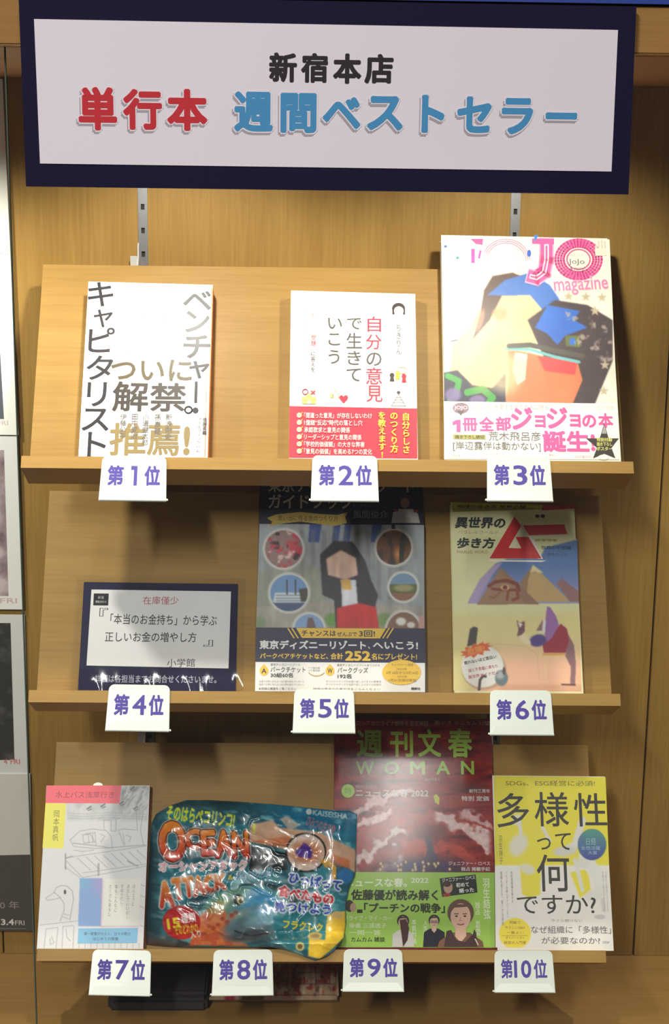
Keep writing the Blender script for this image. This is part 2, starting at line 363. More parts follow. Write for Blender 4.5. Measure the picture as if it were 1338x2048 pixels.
# slotted standards on the back panel
for x, lab in ((-.2035, 'left slotted grey metal shelf standard, above the white book with black characters'), (.2045, 'right slotted grey metal shelf standard, above the comic magazine')):
    t = thing('shelf_standard', lab, 'rail', (x, YB, ZF), 'slotted standards on the back panel')
    P = []
    for a, b in ((-.0052, -.002), (.002, .0052)): mesh('side_strip', boxv(x+a, x+b, YB-.003, YB, ZF, ZC), BF, MET, t)
    z = ZF; nz = 0
    while z < ZC-.03:
        P.append((boxv(x-.002, x+.002, YB-.003, YB, z+.006, z+.0255), BF)); z += .0255; nz += 1
    v, f = join(P); mesh('rungs', v, f, MET, t, kind='stuff')
    v, f = join([(boxv(x-.0019, x+.0019, YB-.0006, YB-.0001, ZF, ZC-.03), BF)]); mesh('slot', v, f, DRK, t)
# ceiling spots
for i, (x, p) in enumerate(zip(SPOT_X, SPOT_P)):
    nm = ('leftmost', 'second from the left', 'third from the left', 'rightmost')[i]
    t = thing('downlight', 'small round white downlight under the case top, %s' % nm, 'lamp', (x, SPOT_Y, ZC), 'downlights')
    A = np.linspace(0, 2*math.pi, 24, endpoint=False); V = []; F = []
    for r, z in ((.036, 0), (.036, -.004), (.026, -.004), (.024, -.001)):
        V += [(x+r*math.cos(a), SPOT_Y+r*math.sin(a), ZC+z) for a in A]
    for k in range(3): F += [(k*24+j, k*24+(j+1) % 24, (k+1)*24+(j+1) % 24, (k+1)*24+j) for j in range(24)]
    mesh('ring', V, F, PLW, t)
    l = bpy.data.lights.new('spot', 'SPOT'); l.energy = p; l.color = (1.0, .945, .83); l.shadow_soft_size = .016; l.spot_size = math.radians(118); l.spot_blend = .6
    o = bpy.data.objects.new('spot', l); COL.objects.link(o); o.location = (x, SPOT_Y, ZC-.008)
    o.rotation_euler = Vector((.35 if i == 3 else 0, .45, -1)).to_track_quat('-Z', 'Y').to_euler()
# ------------------------------------------------------------------ display shelves
TI = 0.5413; LB = .2313; G = .030
UPB = np.array([0, math.sin(TI), math.cos(TI)]); SH = []
ZL = (CZ-.2888, CZ-.5383, CZ-.8350)
names = ('top', 'middle', 'bottom')
for k in range(3):
    O = np.array([0, G*math.cos(TI), ZL[k]-G*math.sin(TI)]); fr = Frame(O, (1, 0, 0), UPB); SH.append(fr)
    t = thing('display_shelf', 'slanted light wood display shelf with a front lip, %s of the three' % names[k], 'shelf', (0, .02, ZL[k]-.04), 'slanted display shelves')
    v, f = poly_prism([(-.308, 0), (.308, 0), (.308, LB), (-.308, LB)], fr, -.014, 0); o = mesh('back_board', v, f, WS, t)
    v, f = poly_prism([(-.311, -.013), (.311, -.013), (.311, -.0001), (-.311, -.0001)], fr, -.018, G); o = mesh('ledge', v, f, WL, t)
    top = fr.w(0, LB, -.014)
    for sx in (-.2035, .2045):
        # arm from the standard to the board, a thin upright plate with a folded tab
        yb = YB-.003; zt = top[2]; prof = [(yb, zt+.030), (yb-.004, zt+.026), (yb-.006, zt+.012), (top[1]+.006, zt+.004), (top[1]-.020, zt-.030), (.050, ZL[k]-.026), (.036, ZL[k]-.034), (.040, ZL[k]-.040), (.062, ZL[k]-.028), (yb, zt-.050)]
        n = len(prof); x0, x1 = sx-.006, sx-.0045
        V = [(x0, a, b) for a, b in prof]+[(x1, a, b) for a, b in prof]
        br = mesh('bracket', V, [tuple(range(n)), tuple(range(n, 2*n))[::-1]]+[(i, n+i, n+(i+1) % n, (i+1) % n) for i in range(n)], BRT, t)
        mesh('tab', boxv(sx-.0135, sx-.006, yb-.008, yb-.0065, zt-.012, zt+.016), BF, BRT, br)
# ------------------------------------------------------------------ books
def uvq(fr, d, px):
    return [fr.uv(x, y, d) for x, y in px]
def book(name, label, cat, k, d, px, m, cover=(240, 240, 236), spine=None, pages=True, group='books and magazines on the slanted shelves', e=.0001):
    """px: BL BR TR TL corners of the front cover seen in the photograph; the foot of the book stands on the ledge"""
    fr = SH[k]; q = uvq(fr, d, px); bl, br, tr, tl = q
    xl = (bl[0]+tl[0])/2; xr = (br[0]+tr[0])/2
    bl = np.array([xl, .0002]); br = np.array([xr, .0002]); tl = np.array([xl, tl[1]]); tr = np.array([xr, tr[1]]); q = [bl, br, tr, tl]
    t = thing(name, label, cat, fr.w((xl+xr)/2, 0, d/2), group)
    c = lin(cover)*.92
    def pm(nm, pts, a, b, mt, par=t, col=None):
        v, f = poly_prism(pts, fr, a, b); return mesh(nm, v, f, mt, par, cols=None if col is None else np.zeros((len(v), 3))+col)
    ins = .0012
    if pages:
        pm('page_block', [bl+[ins, .001], br+[-.001, .001], tr+[-.001, -ins], tl+[ins, -ins]], e+.0006, d-.0007, PAGE)
        v1, f1 = poly_prism(q, fr, d-.0006, d); v2, f2 = poly_prism(q, fr, e, e+.0005); V, F = join([(v1, f1), (v2, f2)])
        mesh('cover', V, F, m, t, cols=np.zeros((len(V), 3))+c)
        pm('spine', [br+[-.0006, 0], br, tr, tr+[-.0006, 0]], e+.0005, d-.0006, m, col=lin(spine or cover)*.92)
    else: pm('cover', q, .0002, d, m, col=c)
    P = Print(fr, d, t, m); return t, P, fr
K = (38, 34, 40)
# --- first place
t, P, fr = book('book', 'white hardback with tall vertical black characters and gold lettering, left on top shelf', 'book', 0, .022, [(159, 915), (415, 912), (426, 570), (175, 563)], PG, (250, 250, 248), (236, 120, 60))
P.poly([(417, 575), (426, 576), (416, 914), (409, 914)], (238, 128, 66), 'orange_edge')
P.poly([(417, 575), (423, 572), (415, 914), (411, 914)], (252, 236, 222), 'orange_edge')
for ch, b in zip('キャピタリスト', ((176, 564, 227, 613), (187, 619, 225, 655), (177, 655, 229, 705), (173, 711, 226, 760), (174, 764, 213, 813), (164, 817, 218, 862), (175, 864, 212, 914))):
    P.text(ch, *b, K, .016)
for ch, b in zip('ベンチャ', ((366, 582, 423, 620), (371, 622, 419, 665), (366, 670, 421, 717), (378, 722, 419, 757))):
    P.text(ch, *b, K, .024)
P.rect(389, 763, 395, 806, K, 'lettering'); P.ell(391, 821, 6, 6, K, 'lettering')
for s_, b in (('どのように動', (243, 628, 291, 638)), ('か最強', (312, 630, 344, 641))): P.text(s_, *b, (150, 150, 150))
P.text('初の解剖', 226, 700, 275, 712, (205, 196, 170)); P.text('翻訳版', 320, 686, 348, 696, (205, 196, 170))
P.text('ついに', 222, 719, 384, 762, (88, 74, 42), .022)
P.text('解', 225, 763, 297, 823, (60, 50, 42), .022); P.text('禁', 300, 766, 372, 823, (60, 50, 42), .022)
P.ring(377, 820, 7, 6.5, 3, K, 'lettering')
G0 = (142, 122, 74)
P.text('推', 219, 846, 292, 911, G0, .02); P.text('薦', 295, 846, 360, 911, G0, .02); P.text('!', 367, 853, 380, 910, G0, .04)
for s_, x, y1 in (('伊藤公平', 246, 878), ('田中愛治', 269, 878), ('川邊健太郎', 291, 891), ('孫泰蔵', 315, 870), ('新浪剛史', 337, 880)): P.text(s_, x-6.5, 828, x+6.5, y1, (96, 90, 88), .01, True)
for x in (257, 280, 302, 325, 347): P.text('代表取締役社長', x-2, 830, x+1.5, 850, (170, 165, 160), 0, True)
P.text('後藤直義', 405, 835, 414, 870, (60, 58, 60), .02, True); P.text('フィルウィックハム', 393, 835, 402, 905, (70, 68, 70), .0, True); P.text('フォースタートアップス', 385, 836, 388, 888, (120, 118, 118), 0, True)
P.text('もっと知りたい', 351, 838, 383, 847, (212, 204, 176))
P.flush()
# --- second place
t, P, fr = book('book', 'white softcover with red and grey vertical title and red band, top shelf', 'book', 0, .015, [(578, 916), (835, 917), (831, 588), (582, 581)], PG, (250, 250, 248))
RED = (226, 62, 78)
P.poly([(579, 812), (834, 817), (835, 917.5), (578, 916)], RED, 'belly_band')
for x0, y0, x1, y1, s_, c_ in ((735, 633, 762, 664, '自', RED), (732, 669, 763, 699, '分', RED), (733, 705, 763, 732, 'の', (96, 92, 88)), (732, 735, 764, 769, '意', RED), (733, 771, 765, 804, '見', RED),
        (694, 636, 723, 659, 'で', (96, 92, 88)), (693, 666, 724, 697, '生', (96, 92, 88)), (695, 702, 722, 730, 'き', (96, 92, 88)), (693, 737, 722, 763, 'て', (96, 92, 88)),
        (656, 636, 684, 658, 'い', (96, 92, 88)), (657, 667, 680, 691, 'こ', (96, 92, 88)), (657, 700, 679, 728, 'う', (96, 92, 88))): P.text(s_, x0, y0, x1, y1, c_, .012)
P.text('ちきりん', 792, 649, 803, 709, (110, 106, 102), 0, True)
P.text('も', 623, 627, 630, 635, (220, 120, 120)); P.text('問題', 622, 671, 632, 692, RED, 0, True); P.text('に答えを', 621, 703, 631, 744, (110, 106, 102), .01, True); P.text('正解のない', 624, 640, 630, 668, (215, 214, 212), 0, True)
P.text('出せるようになる', 609, 613, 616, 720, (190, 188, 186), 0, True)
# figure with curly hair and glasses
P.ell(797, 617, 13, 11, (58, 44, 40)); P.rect(784.5, 616, 810, 629, (58, 44, 40)); P.ell(797.5, 622, 9.5, 9, (250, 246, 240)); P.rect(789, 622, 806, 630, (250, 246, 240)); P.ring(793, 620, 3, 2.4, .8, (140, 110, 100)); P.ring(801.5, 620, 3, 2.4, .8, (140, 110, 100))
# chess-like figures with a balloon
for x, y, c_ in ((784, 751, (70, 62, 60)), (795.5, 747, (214, 208, 60)), (808, 753, (180, 44, 60))):
    P.ell(x, y, 4.6, 5, c_); P.poly([(x-3, y+3), (x+3, y+3), (x+4.6, y+12), (x-4.6, y+12)], c_)
P.ring(803.5, 741, 9, 6.5, 1, (190, 184, 120)); P.text('わたしのいけん', 784, 768, 809, 773, (200, 150, 140))
P.ell(797, 785, 3.6, 2.6, (80, 74, 72)); P.line([(797, 788), (783, 812), (811, 812), (797, 788)], .9, (110, 104, 100))
for a in (795, 800, 805): P.line([(797-(a-788)*.58, a), (797+(a-788)*.58, a)], .8, (110, 104, 100))
P.ring(610.5, 784, 5.2, 5.2, 1.6, (190, 70, 70)); P.text('×', 621, 781, 631, 790, (190, 70, 70), .02)
P.rect(604, 794, 632, 808, (222, 214, 120)); P.poly([(610, 795), (618, 786), (626, 795)], (222, 214, 120)); P.rect(615, 801, 621, 808, (250, 250, 240))
P.line([(604, 801), (632, 801)], .7, (150, 146, 80)); P.rect(660, 787, 665, 796, (222, 226, 130))
P.line([(666, 787), (671, 780), (673, 786), (678, 787), (677, 796), (666, 796), (666, 787)], .9, (150, 150, 90))
P.poly([(687, 807), (679, 798), (678.5, 794), (681, 791), (685, 791.5), (687, 794), (689.5, 791.5), (694, 791), (696, 795), (695, 799)], RED)
PK = (250, 200, 200)
for i, (s_, x1) in enumerate((('「間違った意見」が存在しないわけ', 744), ('1億総“反応”時代の落とし穴', 725), ('承認欲求と意見の関係', 700), ('リーダーシップと意見の関係', 723), ('「学校的価値観」の大きな弊害', 729), ('「意見の価値」を高める7つの変化', 744))):
    y = 826+14.4*i; P.text(s_, 608, y, x1, y+11.5, PK, .03); P.ell(598.5, y+5, 5, 5, (248, 240, 190)); P.line([(596, y+4), (599, y+7), (605, y-1)], 1.3, (250, 210, 80))
YE = (250, 214, 84)
P.text('自分らしさ', 804, 826, 820, 907, YE, .035, True); P.text('のつくり方', 780, 826, 796, 906, YE, .035, True); P.text('を教えます!', 756, 824, 772, 916, YE, .035, True)
P.text('ダイヤモンド社', 791, 914, 819, 917, (60, 20, 20)); P.flush()
# --- third place: comic magazine, its cover artwork replaced by plain colour shapes
t, P, fr = book('magazine', 'glossy comic magazine with pink logo lettering and colour shapes, right on top shelf', 'magazine', 0, .015, [(888, 918), (1237, 919), (1220, 477), (886, 470)], PG, (240, 236, 218), (130, 84, 62))
C = Canvas(884, 468, 1246, 808, (240, 236, 216))
n1 = C.noise(40, 40, 3, 1); n2 = C.noise(12, 12, 3, 2)
C.poly([(905, 690), (935, 660), (965, 610), (990, 560), (1040, 548), (1085, 575), (1092, 630), (1070, 690), (1030, 720), (1025, 808), (940, 808), (895, 780)], (238, 208, 156), 3)
C.poly([(968, 580), (985, 552), (1025, 545), (1060, 560), (1075, 590), (1040, 585), (1005, 590), (980, 640), (945, 680), (960, 630)], (96, 74, 66), 2)
C.poly([(975, 590), (1010, 560), (1060, 545), (1100, 570), (1120, 600), (1085, 620), (1060, 590), (1010, 592)], (76, 120, 196), 2)
C.poly([(1055, 640), (1110, 600), (1175, 610), (1225, 640), (1226, 720), (1190, 808), (1120, 808), (1090, 720)], (84, 72, 76), 2)
C.poly([(1070, 655), (1095, 610), (1160, 622), (1148, 640), (1175, 655), (1130, 672), (1115, 690), (1095, 668)], (66, 116, 208), 1)
C.poly([(1015, 700), (1060, 706), (1100, 716), (1155, 724), (1165, 760), (1145, 808), (1010, 808), (1018, 760)], (236, 132, 92), 2)
C.poly([(1030, 705), (1055, 708), (1050, 760), (1035, 770), (1025, 740)], (226, 222, 200), 1)
C.poly([(1075, 712), (1155, 722), (1150, 750), (1090, 742)], (226, 84, 84), 2)
C.line([(1010, 698), (1060, 699), (1110, 714), (1158, 724)], 6, (120, 190, 190)); C.line([(1018, 692), (1060, 690), (1115, 702), (1165, 712)], 10, (96, 92, 84))
C.poly([(888, 745), (915, 740), (945, 770), (985, 776), (1012, 745), (1012, 808), (888, 808)], (62, 62, 78), 2)
C.line([(896, 752), (918, 762), (912, 790), (900, 800)], 12, (72, 156, 74)); C.line([(935, 785), (965, 778), (985, 795), (978, 806)], 14, (72, 156, 74))
C.ell(906, 790, 16, 14, (130, 112, 160), .4, .9); C.ell(955, 800, 16, 9, (130, 112, 160), .4, .9)
C.ell(1000, 628, 15, 13, (226, 150, 110), .5, .8); C.ell(960, 640, 7, 22, (226, 150, 120), .5, .6, .3); C.poly([(1130, 672), (1158, 672), (1160, 695), (1132, 692)], (112, 120, 62), 1); C.ell(1145, 683, 7, 8, (70, 120, 210), .3)
C.blend(np.clip((n2-.58)*6, 0, 1)*C.blur(C.inside([(1130, 622), (1228, 640), (1228, 720), (1190, 730), (1150, 690)]), 3), (190, 180, 168), .7)
C.ell(1010, 745, 34, 40, (246, 222, 172), .6, .6); C.ell(975, 720, 30, 60, (230, 190, 132), .7, .5, .2)
for x, y in ((1137, 593), (1172, 594), (1204, 595), (1190, 622), (1210, 730), (1208, 782)):
    p5 = [(x+(11 if i % 2 == 0 else 4.5)*math.sin(i*math.pi/5), y-(11 if i % 2 == 0 else 4.5)*math.cos(i*math.pi/5)) for i in range(10)]; C.poly(p5, (192, 180, 152), 1)
C.a = np.clip(C.a*(.93+.14*n1[..., None]), 0, 255); C.a = C.blur(C.a, 1)
P.art(C, [(887, 471), (1219, 479), (1234, 808), (888, 803)], 240, 230)
PI_ = (232, 96, 158)
for r in (27, 32, 37, 42): P.ring(1157, 519, r*1.1, r*.95, 4.7, PI_ if r < 46 else (240, 150, 190), 'logo_lettering', 40)
P.ring(1157, 519, 21*1.1, 21*.95, 3, (226, 120, 160), 'logo_lettering', 40)
P.text('JoJo', 1137, 518, 1169, 531, (96, 88, 96), .0); P.text('コミックス', 1141, 508, 1166, 513, (150, 130, 140)); P.text('& more!', 1140, 533, 1170, 541, (96, 88, 96))
for w_, c_ in ((30, (244, 170, 200)), (24, PI_), (9, (238, 226, 220)), (4, PI_)):
    P.line([(1093, 484+(30-w_)/3), (1093, 520), (1088, 545), (1073, 556), (1062, 553)], w_, c_, 'logo_lettering')
P.poly([(1064, 477), (1108, 478), (1108, 489), (1064, 488)], PI_, 'logo_lettering')
for r in (40, 44, 48): P.ring(1012, 524, r, r*.95, 1.8, (238, 160, 190), 'logo_lettering', 30, 205, 355)
P.poly([(941, 478), (966, 478), (965, 490), (952, 488)], PI_, 'logo_lettering'); P.line([(946, 500), (946, 524)], 7, (196, 90, 180), 'logo_lettering'); P.line([(961, 502), (958, 516)], 4, (196, 90, 180), 'logo_lettering')
P.text('magazine', 1107, 553, 1217, 590, (250, 205, 215), .045, rot=.06); P.text('magazine', 1108, 554, 1216, 589, (240, 130, 170), .008, rot=.06)
P.poly([(1068, 470), (1077, 471), (1069, 486)], (70, 130, 200)); P.ell(1058, 507, 4, 7, (60, 100, 190)); P.ell(891, 493, 3, 2.5, (90, 130, 200)); P.ell(915, 516, 3, 2.5, (80, 160, 160)); P.poly([(1070, 540), (1082, 534), (1080, 545)], (206, 60, 130))
# raised hand mark
for x, y in ((1192, 492), (1197, 483), (1203, 481), (1209, 484)): P.line([(x, y), (x+1, 502)], 4.2, (214, 208, 190))
P.rect(1190, 497, 1213, 512, (228, 222, 204)); P.line([(900, 685), (904, 682), (915, 680)], 1, (110, 120, 150))
P.poly([(888, 803), (1234, 808), (1238, 919.5), (888, 918)], (246, 242, 232), 'belly_band')
P.text('“ジョジョ”を愛する全ての人に贈る', 940, 809, 1096, 820, (150, 144, 140)); P.text('高橋一生ロングインタビュー', 948, 823, 1016, 830, (190, 184, 180)); P.text('アニメ ジョジョ総力特集', 1134, 811, 1228, 820, (206, 202, 194))
P.ell(921.5, 817, 16, 11, (150, 120, 134)); P.text('JOJO', 908, 812, 935, 821, (240, 230, 226), .02); P.poly([(914, 822), (929, 822), (921.5, 832)], (110, 104, 100))
P.poly([(905, 844), (913, 840), (921, 840), (921, 865), (913, 865), (913, 849), (905, 851)], PI_, 'lettering'); P.text('冊', 925, 836, 955, 863, PI_, .045); P.text('全', 958, 834, 988, 863, PI_, .045); P.text('部', 991, 834, 1022, 862, PI_, .045)
P.text('ジ', 1022, 815, 1065, 860, PI_, .045); P.text('ョ', 1069, 831, 1091, 856, PI_, .04); P.text('ジ', 1093, 815, 1135, 858, PI_, .045); P.text('ョ', 1139, 829, 1161, 855, PI_, .04); P.text('の', 1164, 830, 1192, 856, PI_, .045); P.text('本', 1196, 827, 1226, 856, PI_, .04)
P.text('誕生!', 1085, 862, 1190, 905, PI_, .045)
P.rect(906, 870, 971, 879, (176, 170, 100)); P.text('描き下ろし読切', 910, 871, 968, 878, (60, 56, 40), .02)
P.text('荒木飛呂彦', 977, 864, 1081, 882, (120, 114, 108), .0); P.text('[岸辺露伴は動かない]', 906, 884, 1081, 903, (112, 106, 102), .0)
P.text('カラー付き大増ページ', 962, 905, 1010, 913, (244, 190, 206)); P.text('特別定価', 906, 909, 920, 914, (180, 160, 160)); P.text('集英社ムック', 1098, 908, 1116, 913, (170, 160, 160)); P.text('好評発売中', 1150, 911, 1182, 917, (240, 170, 196))
p5 = [(1208+(40 if i % 2 == 0 else 16)*math.sin(i*math.pi/5)*.95, 891-(44 if i % 2 == 0 else 17)*math.cos(i*math.pi/5)) for i in range(10)]
P.poly([(min(x, 1237), min(y, 917)) for x, y in p5], (66, 60, 56)); P.poly([(1208, 850), (1203, 868), (1213, 868)], (170, 164, 160)); P.ell(1207, 915, 11, 5, (244, 240, 230))
for i, s_ in enumerate(('特別付録', '描き下ろし', 'ポスター')): P.text(s_, 1193, 876+i*9, 1224, 884+i*9, (206, 204, 110), .04)
P.flush()
# --- fourth place: notice card in a clear pouch
fr = SH[1]; D0 = .0015
q = [fr.uv(x, y, D0) for x, y in ((157, 1375), (470, 1377), (477, 1168), (167, 1164))]; q[0][1] = q[1][1] = .0035
xl = .5*(q[0][0]+q[3][0]); xr = .5*(q[1][0]+q[2][0]); card = [(xl, q[0][1]), (xr, q[1][1]), (xr, q[2][1]), (xl, q[3][1])]
t = thing('notice_card', 'handwritten white notice with navy border in a clear pouch, left on middle shelf', 'card', fr.w((xl+xr)/2, 0, .001))
v, f = poly_prism(card, fr, .0009, D0); mesh('card', v, f, PM, t, cols=np.zeros((8, 3))+lin((20, 20, 60)))
P = Print(fr, D0, t, PM)
P.poly([(183, 1179), (462, 1183), (457, 1337), (173, 1331)], (240, 240, 242), 'paper')
P.rect(187, 1187, 217, 1211, (40, 38, 44), 'artwork'); P.text('新着', 196, 1192, 208, 1198, (190, 190, 194)); P.text('情報お知らせ', 191, 1201, 213, 1206, (190, 190, 194), .02)
P.text('在庫僅少', 286, 1193, 357, 1209, (196, 110, 116), .004)
P.text('『', 199, 1216, 216, 1233, (64, 60, 64), .0, rot=.0)
P.text('「本当のお金持ち」から学ぶ', 221, 1229, 434, 1250, (64, 60, 64), .006, rot=-.01)
P.text('正しいお金の増やし方', 210, 1264, 393, 1284, (64, 60, 64), .006); P.text('』', 407, 1280, 426, 1293, (64, 60, 64))
P.text('小学館', 334, 1317, 390, 1334, (84, 80, 86), .0, rot=.02); P.text('詳細は各担当までお問合せくださいませ。', 190, 1350, 433, 1366, (176, 176, 196), .02)
P.flush()
# laminating film: a slightly wavy clear sheet in front, curling up at its lower left corner
xa, xb, ya, yb_ = xl-.0085, xr+.008, .0003, card[2][1]+.0065; nx, ny = 60, 40; V = []; F = []
for j in range(ny+1):
    for i in range(nx+1):
        u = xa+(xb-xa)*i/nx; v_ = ya+(yb_-ya)*j/ny; s_ = i/nx; r_ = j/ny
        d = .0034+.0019*(math.sin(s_*23+2*r_)+.5*math.sin(s_*61+9*r_))*max(0, 1-r_*4.2)**1.3+.004*max(0, 1-s_*9)*max(0, 1-r_*5)+.0012*max(0, 1-r_*9)
        V.append(fr.w(u, v_, d))
for j in range(ny):
    for i in range(nx): a = j*(nx+1)+i; F.append((a, a+1, a+nx+2, a+nx+1))
o = mesh('clear_pouch', V, F, FILM, t, smooth=True)
# --- fifth place: guide book
t, P, fr = book('guide_book', 'navy theme park guide book with round photographs, centre of middle shelf', 'book', 1, .010, [(510, 1382), (850, 1384), (848, 962), (520, 960)], PS, (20, 20, 50), (20, 20, 50))
NV = (20, 20, 62)
C = Canvas(508, 1044, 854, 1260, (150, 156, 158)); n1 = C.noise(30, 30, 4, 5); n2 = C.noise(8, 50, 3, 6)
C.blend(np.clip((1085-C.Y)/60, 0, 1), (176, 182, 188), .8)
for x, w_ in ((620, 24), (668, 14), (690, 14), (745, 20)): C.poly([(x, 1044), (x+w_, 1044), (x+w_-6, 1085), (x-4, 1085)], (50, 74, 150), 2, .9)
for x in range(600, 800, 22): C.poly([(x, 1060), (x+9, 1060), (x+9, 1200), (x, 1200)], (120, 118, 120), 2, .5)
C.poly([(508, 1150), (590, 1120), (650, 1140), (650, 1220), (508, 1220)], (150, 150, 128), 6, .6); C.poly([(508, 1215), (660, 1205), (860, 1215), (860, 1262), (508, 1262)], (168, 160, 150), 4, .9)
C.ell(664, 1240, 14, 14, (104, 150, 70), .6); C.ell(770, 1240, 18, 14, (104, 140, 70), .6, .8); C.ell(520, 1245, 12, 12, (120, 150, 100), .6, .8)
# plain upright block of colour where the costumed figure stands in the photograph
C.poly([(640, 1110), (668, 1082), (705, 1084), (730, 1120), (742, 1160), (756, 1190), (740, 1258), (672, 1258), (668, 1200), (645, 1190)], (44, 40, 48), 3)
C.poly([(652, 1118), (682, 1100), (712, 1116), (716, 1150), (690, 1160), (656, 1150)], (214, 176, 158), 4); C.poly([(682, 1160), (712, 1160), (716, 1215), (684, 1215)], (214, 216, 226), 3)
C.poly([(680, 1160), (700, 1158), (704, 1180), (686, 1180)], (222, 176, 84), 2); C.poly([(674, 1216), (720, 1206), (752, 1214), (758, 1258), (674, 1258)], (200, 34, 40), 3)
C.a = np.clip(C.a*(.80+.25*n1[..., None]+.18*n2[..., None]), 0, 255)
def roundel(cx, cy_, r, ry=None):
    ry = ry or r; C.ell(cx, cy_, r+4, ry+4, (214, 214, 210), .12)
    return np.clip((1-np.hypot((C.X-cx)/r, (C.Y-cy_)/ry))*r, 0, 1)
m = roundel(567.5, 1098, 38); C.blend(m, (150, 120, 116)); C.blend(m*np.clip((C.noise(14, 14, 2, 9)-.5)*8, 0, 1), (196, 60, 76)); C.blend(m*np.clip((C.noise(12, 12, 2, 10)-.62)*8, 0, 1), (52, 34, 40)); C.blend(m*np.clip((C.noise(10, 10, 2, 11)-.66)*8, 0, 1), (226, 190, 180))
m = roundel(787.5, 1095, 35); C.blend(m, (112, 62, 24)); C.blend(m*np.clip((C.noise(10, 40, 2, 12)-.55)*6, 0, 1), (40, 22, 16)); C.blend(m*np.clip(1-np.hypot((C.X-797)/14, (C.Y-1108)/20), 0, 1), (232, 160, 70)); C.blend(m*C.inside([(800, 1075), (806, 1075), (808, 1125), (798, 1125)]), (30, 18, 16))
m = roundel(578, 1186, 38, 37); C.blend(m, (110, 150, 200)); C.blend(m*(C.Y > 1203), (60, 84, 120)); C.blend(m*C.blur(C.inside([(550, 1186), (606, 1186), (612, 1206), (546, 1206)]), 2), (216, 222, 226))
for y in (1190, 1196, 1201): C.blend(m*C.blur(C.inside([(552, y), (606, y), (606, y+2), (552, y+2)]), 1), (120, 140, 160))
for x in (573, 590): C.blend(m*C.inside([(x, 1160), (x+2.5, 1160), (x+2.5, 1190), (x, 1190)]), (70, 66, 74))
C.blend(m*C.blur(C.inside([(598, 1178), (616, 1176), (616, 1204), (602, 1204)]), 3), (62, 58, 44))
m = roundel(806.5, 1174, 28); C.blend(m, (120, 150, 180)); C.blend(m*(C.Y > 1168), (96, 100, 52)); C.ell(807, 1176, 20, 7, (176, 168, 120), .5, .8); C.blend(m*(C.Y > 1186), (140, 96, 70))
m = roundel(618, 1258, 30, 30); C.blend(m, (132, 164, 210)); C.blend(m*C.blur(C.inside([(612, 1262), (616, 1236), (626, 1236), (634, 1262)]), 2), (110, 84, 88))
m = roundel(807, 1262, 34, 38); C.blend(m, (130, 96, 76)); C.ell(802, 1243, 10, 8, (226, 226, 220), .5); C.ell(822, 1250, 8, 6, (220, 216, 206), .5); C.poly([(838, 1232), (850, 1232), (850, 1262), (838, 1262)], (196, 150, 140), 3)
C.a = C.blur(C.a, 1)
P.art(C, [(519, 1048), (848, 1050), (849, 1258), (512, 1256)], 220, 145)
P.text('東京ディズニーリゾート', 537, 955, 828, 985, (206, 200, 186), .02); P.text('ガイドブック', 537, 988, 704, 1018, (206, 200, 186), .025)
P.text('風間俊介', 706, 1021, 776, 1037, (140, 140, 146), .015); P.text('もっと楽しむ', 706, 1008, 734, 1013, (140, 140, 146))
P.poly([(534, 1036), (552, 1029), (600, 1024), (640, 1028), (675, 1030), (696, 1024), (690, 1034), (694, 1046), (670, 1052), (636, 1048), (600, 1043), (566, 1047), (538, 1053), (545, 1044)], (190, 164, 72)); P.text('思い出に残る旅のつくり方', 556, 1031, 676, 1042, (92, 76, 40), .01)
# man in a white shirt
P.ell(810, 1000, 13, 13, (38, 30, 34)); P.ell(810, 1006, 9, 10, (160, 120, 104)); P.poly([(783, 1046), (786, 1026), (796, 1018), (825, 1018), (836, 1028), (840, 1046)], (190, 188, 184)); P.rect(787, 1018, 797, 1023, (128, 62, 62)); P.rect(827, 1020, 837, 1025, (128, 62, 62)); P.rect(783, 1048, 790, 1058, (50, 46, 52))
P.poly([(512, 1255), (849, 1257), (850, 1326), (511, 1324)], NV, 'belly_band'); P.poly([(511, 1324), (850, 1326), (850, 1384.5), (510, 1382.5)], (238, 236, 232), 'belly_band')
YE2 = (240, 196, 66)
P.poly([(592, 1256), (772, 1257), (760, 1277), (604, 1276)], YE2, 'belly_band')
for x, s_ in ((576, 1), (584, 1), (786, -1), (778, -1)): P.line([(x, 1257), (x+12*s_, 1276)], 2.6, YE2, 'belly_band')
P.text('チャンスは', 603, 1261, 672, 1273, (46, 40, 50), .03); P.text('ぜんぶで', 674, 1264, 714, 1273, (46, 40, 50), .02); P.text('3回!', 718, 1261, 750, 1274, (46, 40, 50), .03)
P.text('東京ディズニーリゾート', 519, 1281, 732, 1299, (240, 240, 240), .045); P.text('、', 736, 1293, 740, 1298, (240, 240, 240), .02); P.text('へいこう!', 746, 1283, 836, 1299, (240, 240, 240), .04)
P.text('パークペアチケットなど、', 520, 1307, 656, 1318, YE2, .035); P.text('合計', 661, 1306, 686, 1319, YE2, .03); P.text('252', 690, 1302, 741, 1322, YE2, .05); P.text('名にプレゼント!', 743, 1307, 834, 1320, YE2, .03)
for x, c_ in ((528, 'A'), (660, 'W')): P.ell(x, 1342, 9, 9.5, YE2); P.poly([(x-6, 1335), (x, 1328), (x+6, 1335)], YE2); P.text(c_, x-5, 1337, x+5, 1347, (60, 50, 40), .03)
G1 = (84, 80, 80)
P.text('東京ディズニーリゾート', 541, 1327, 600, 1332, (110, 106, 106)); P.text('パークチケット', 541, 1334, 611, 1345, G1, .01); P.text('30組60名', 541, 1346, 586, 1355, G1, .03)
P.text('東京ディズニーリゾートオリジナル', 674, 1328, 760, 1333, (110, 106, 106)); P.text('パークグッズ', 675, 1335, 736, 1346, G1, .01); P.text('192名', 675, 1348, 703, 1357, G1, .03)
P.ring(633, 1338, 18, 14, 1.8, (226, 200, 120), 'artwork', 20, 30, 150)
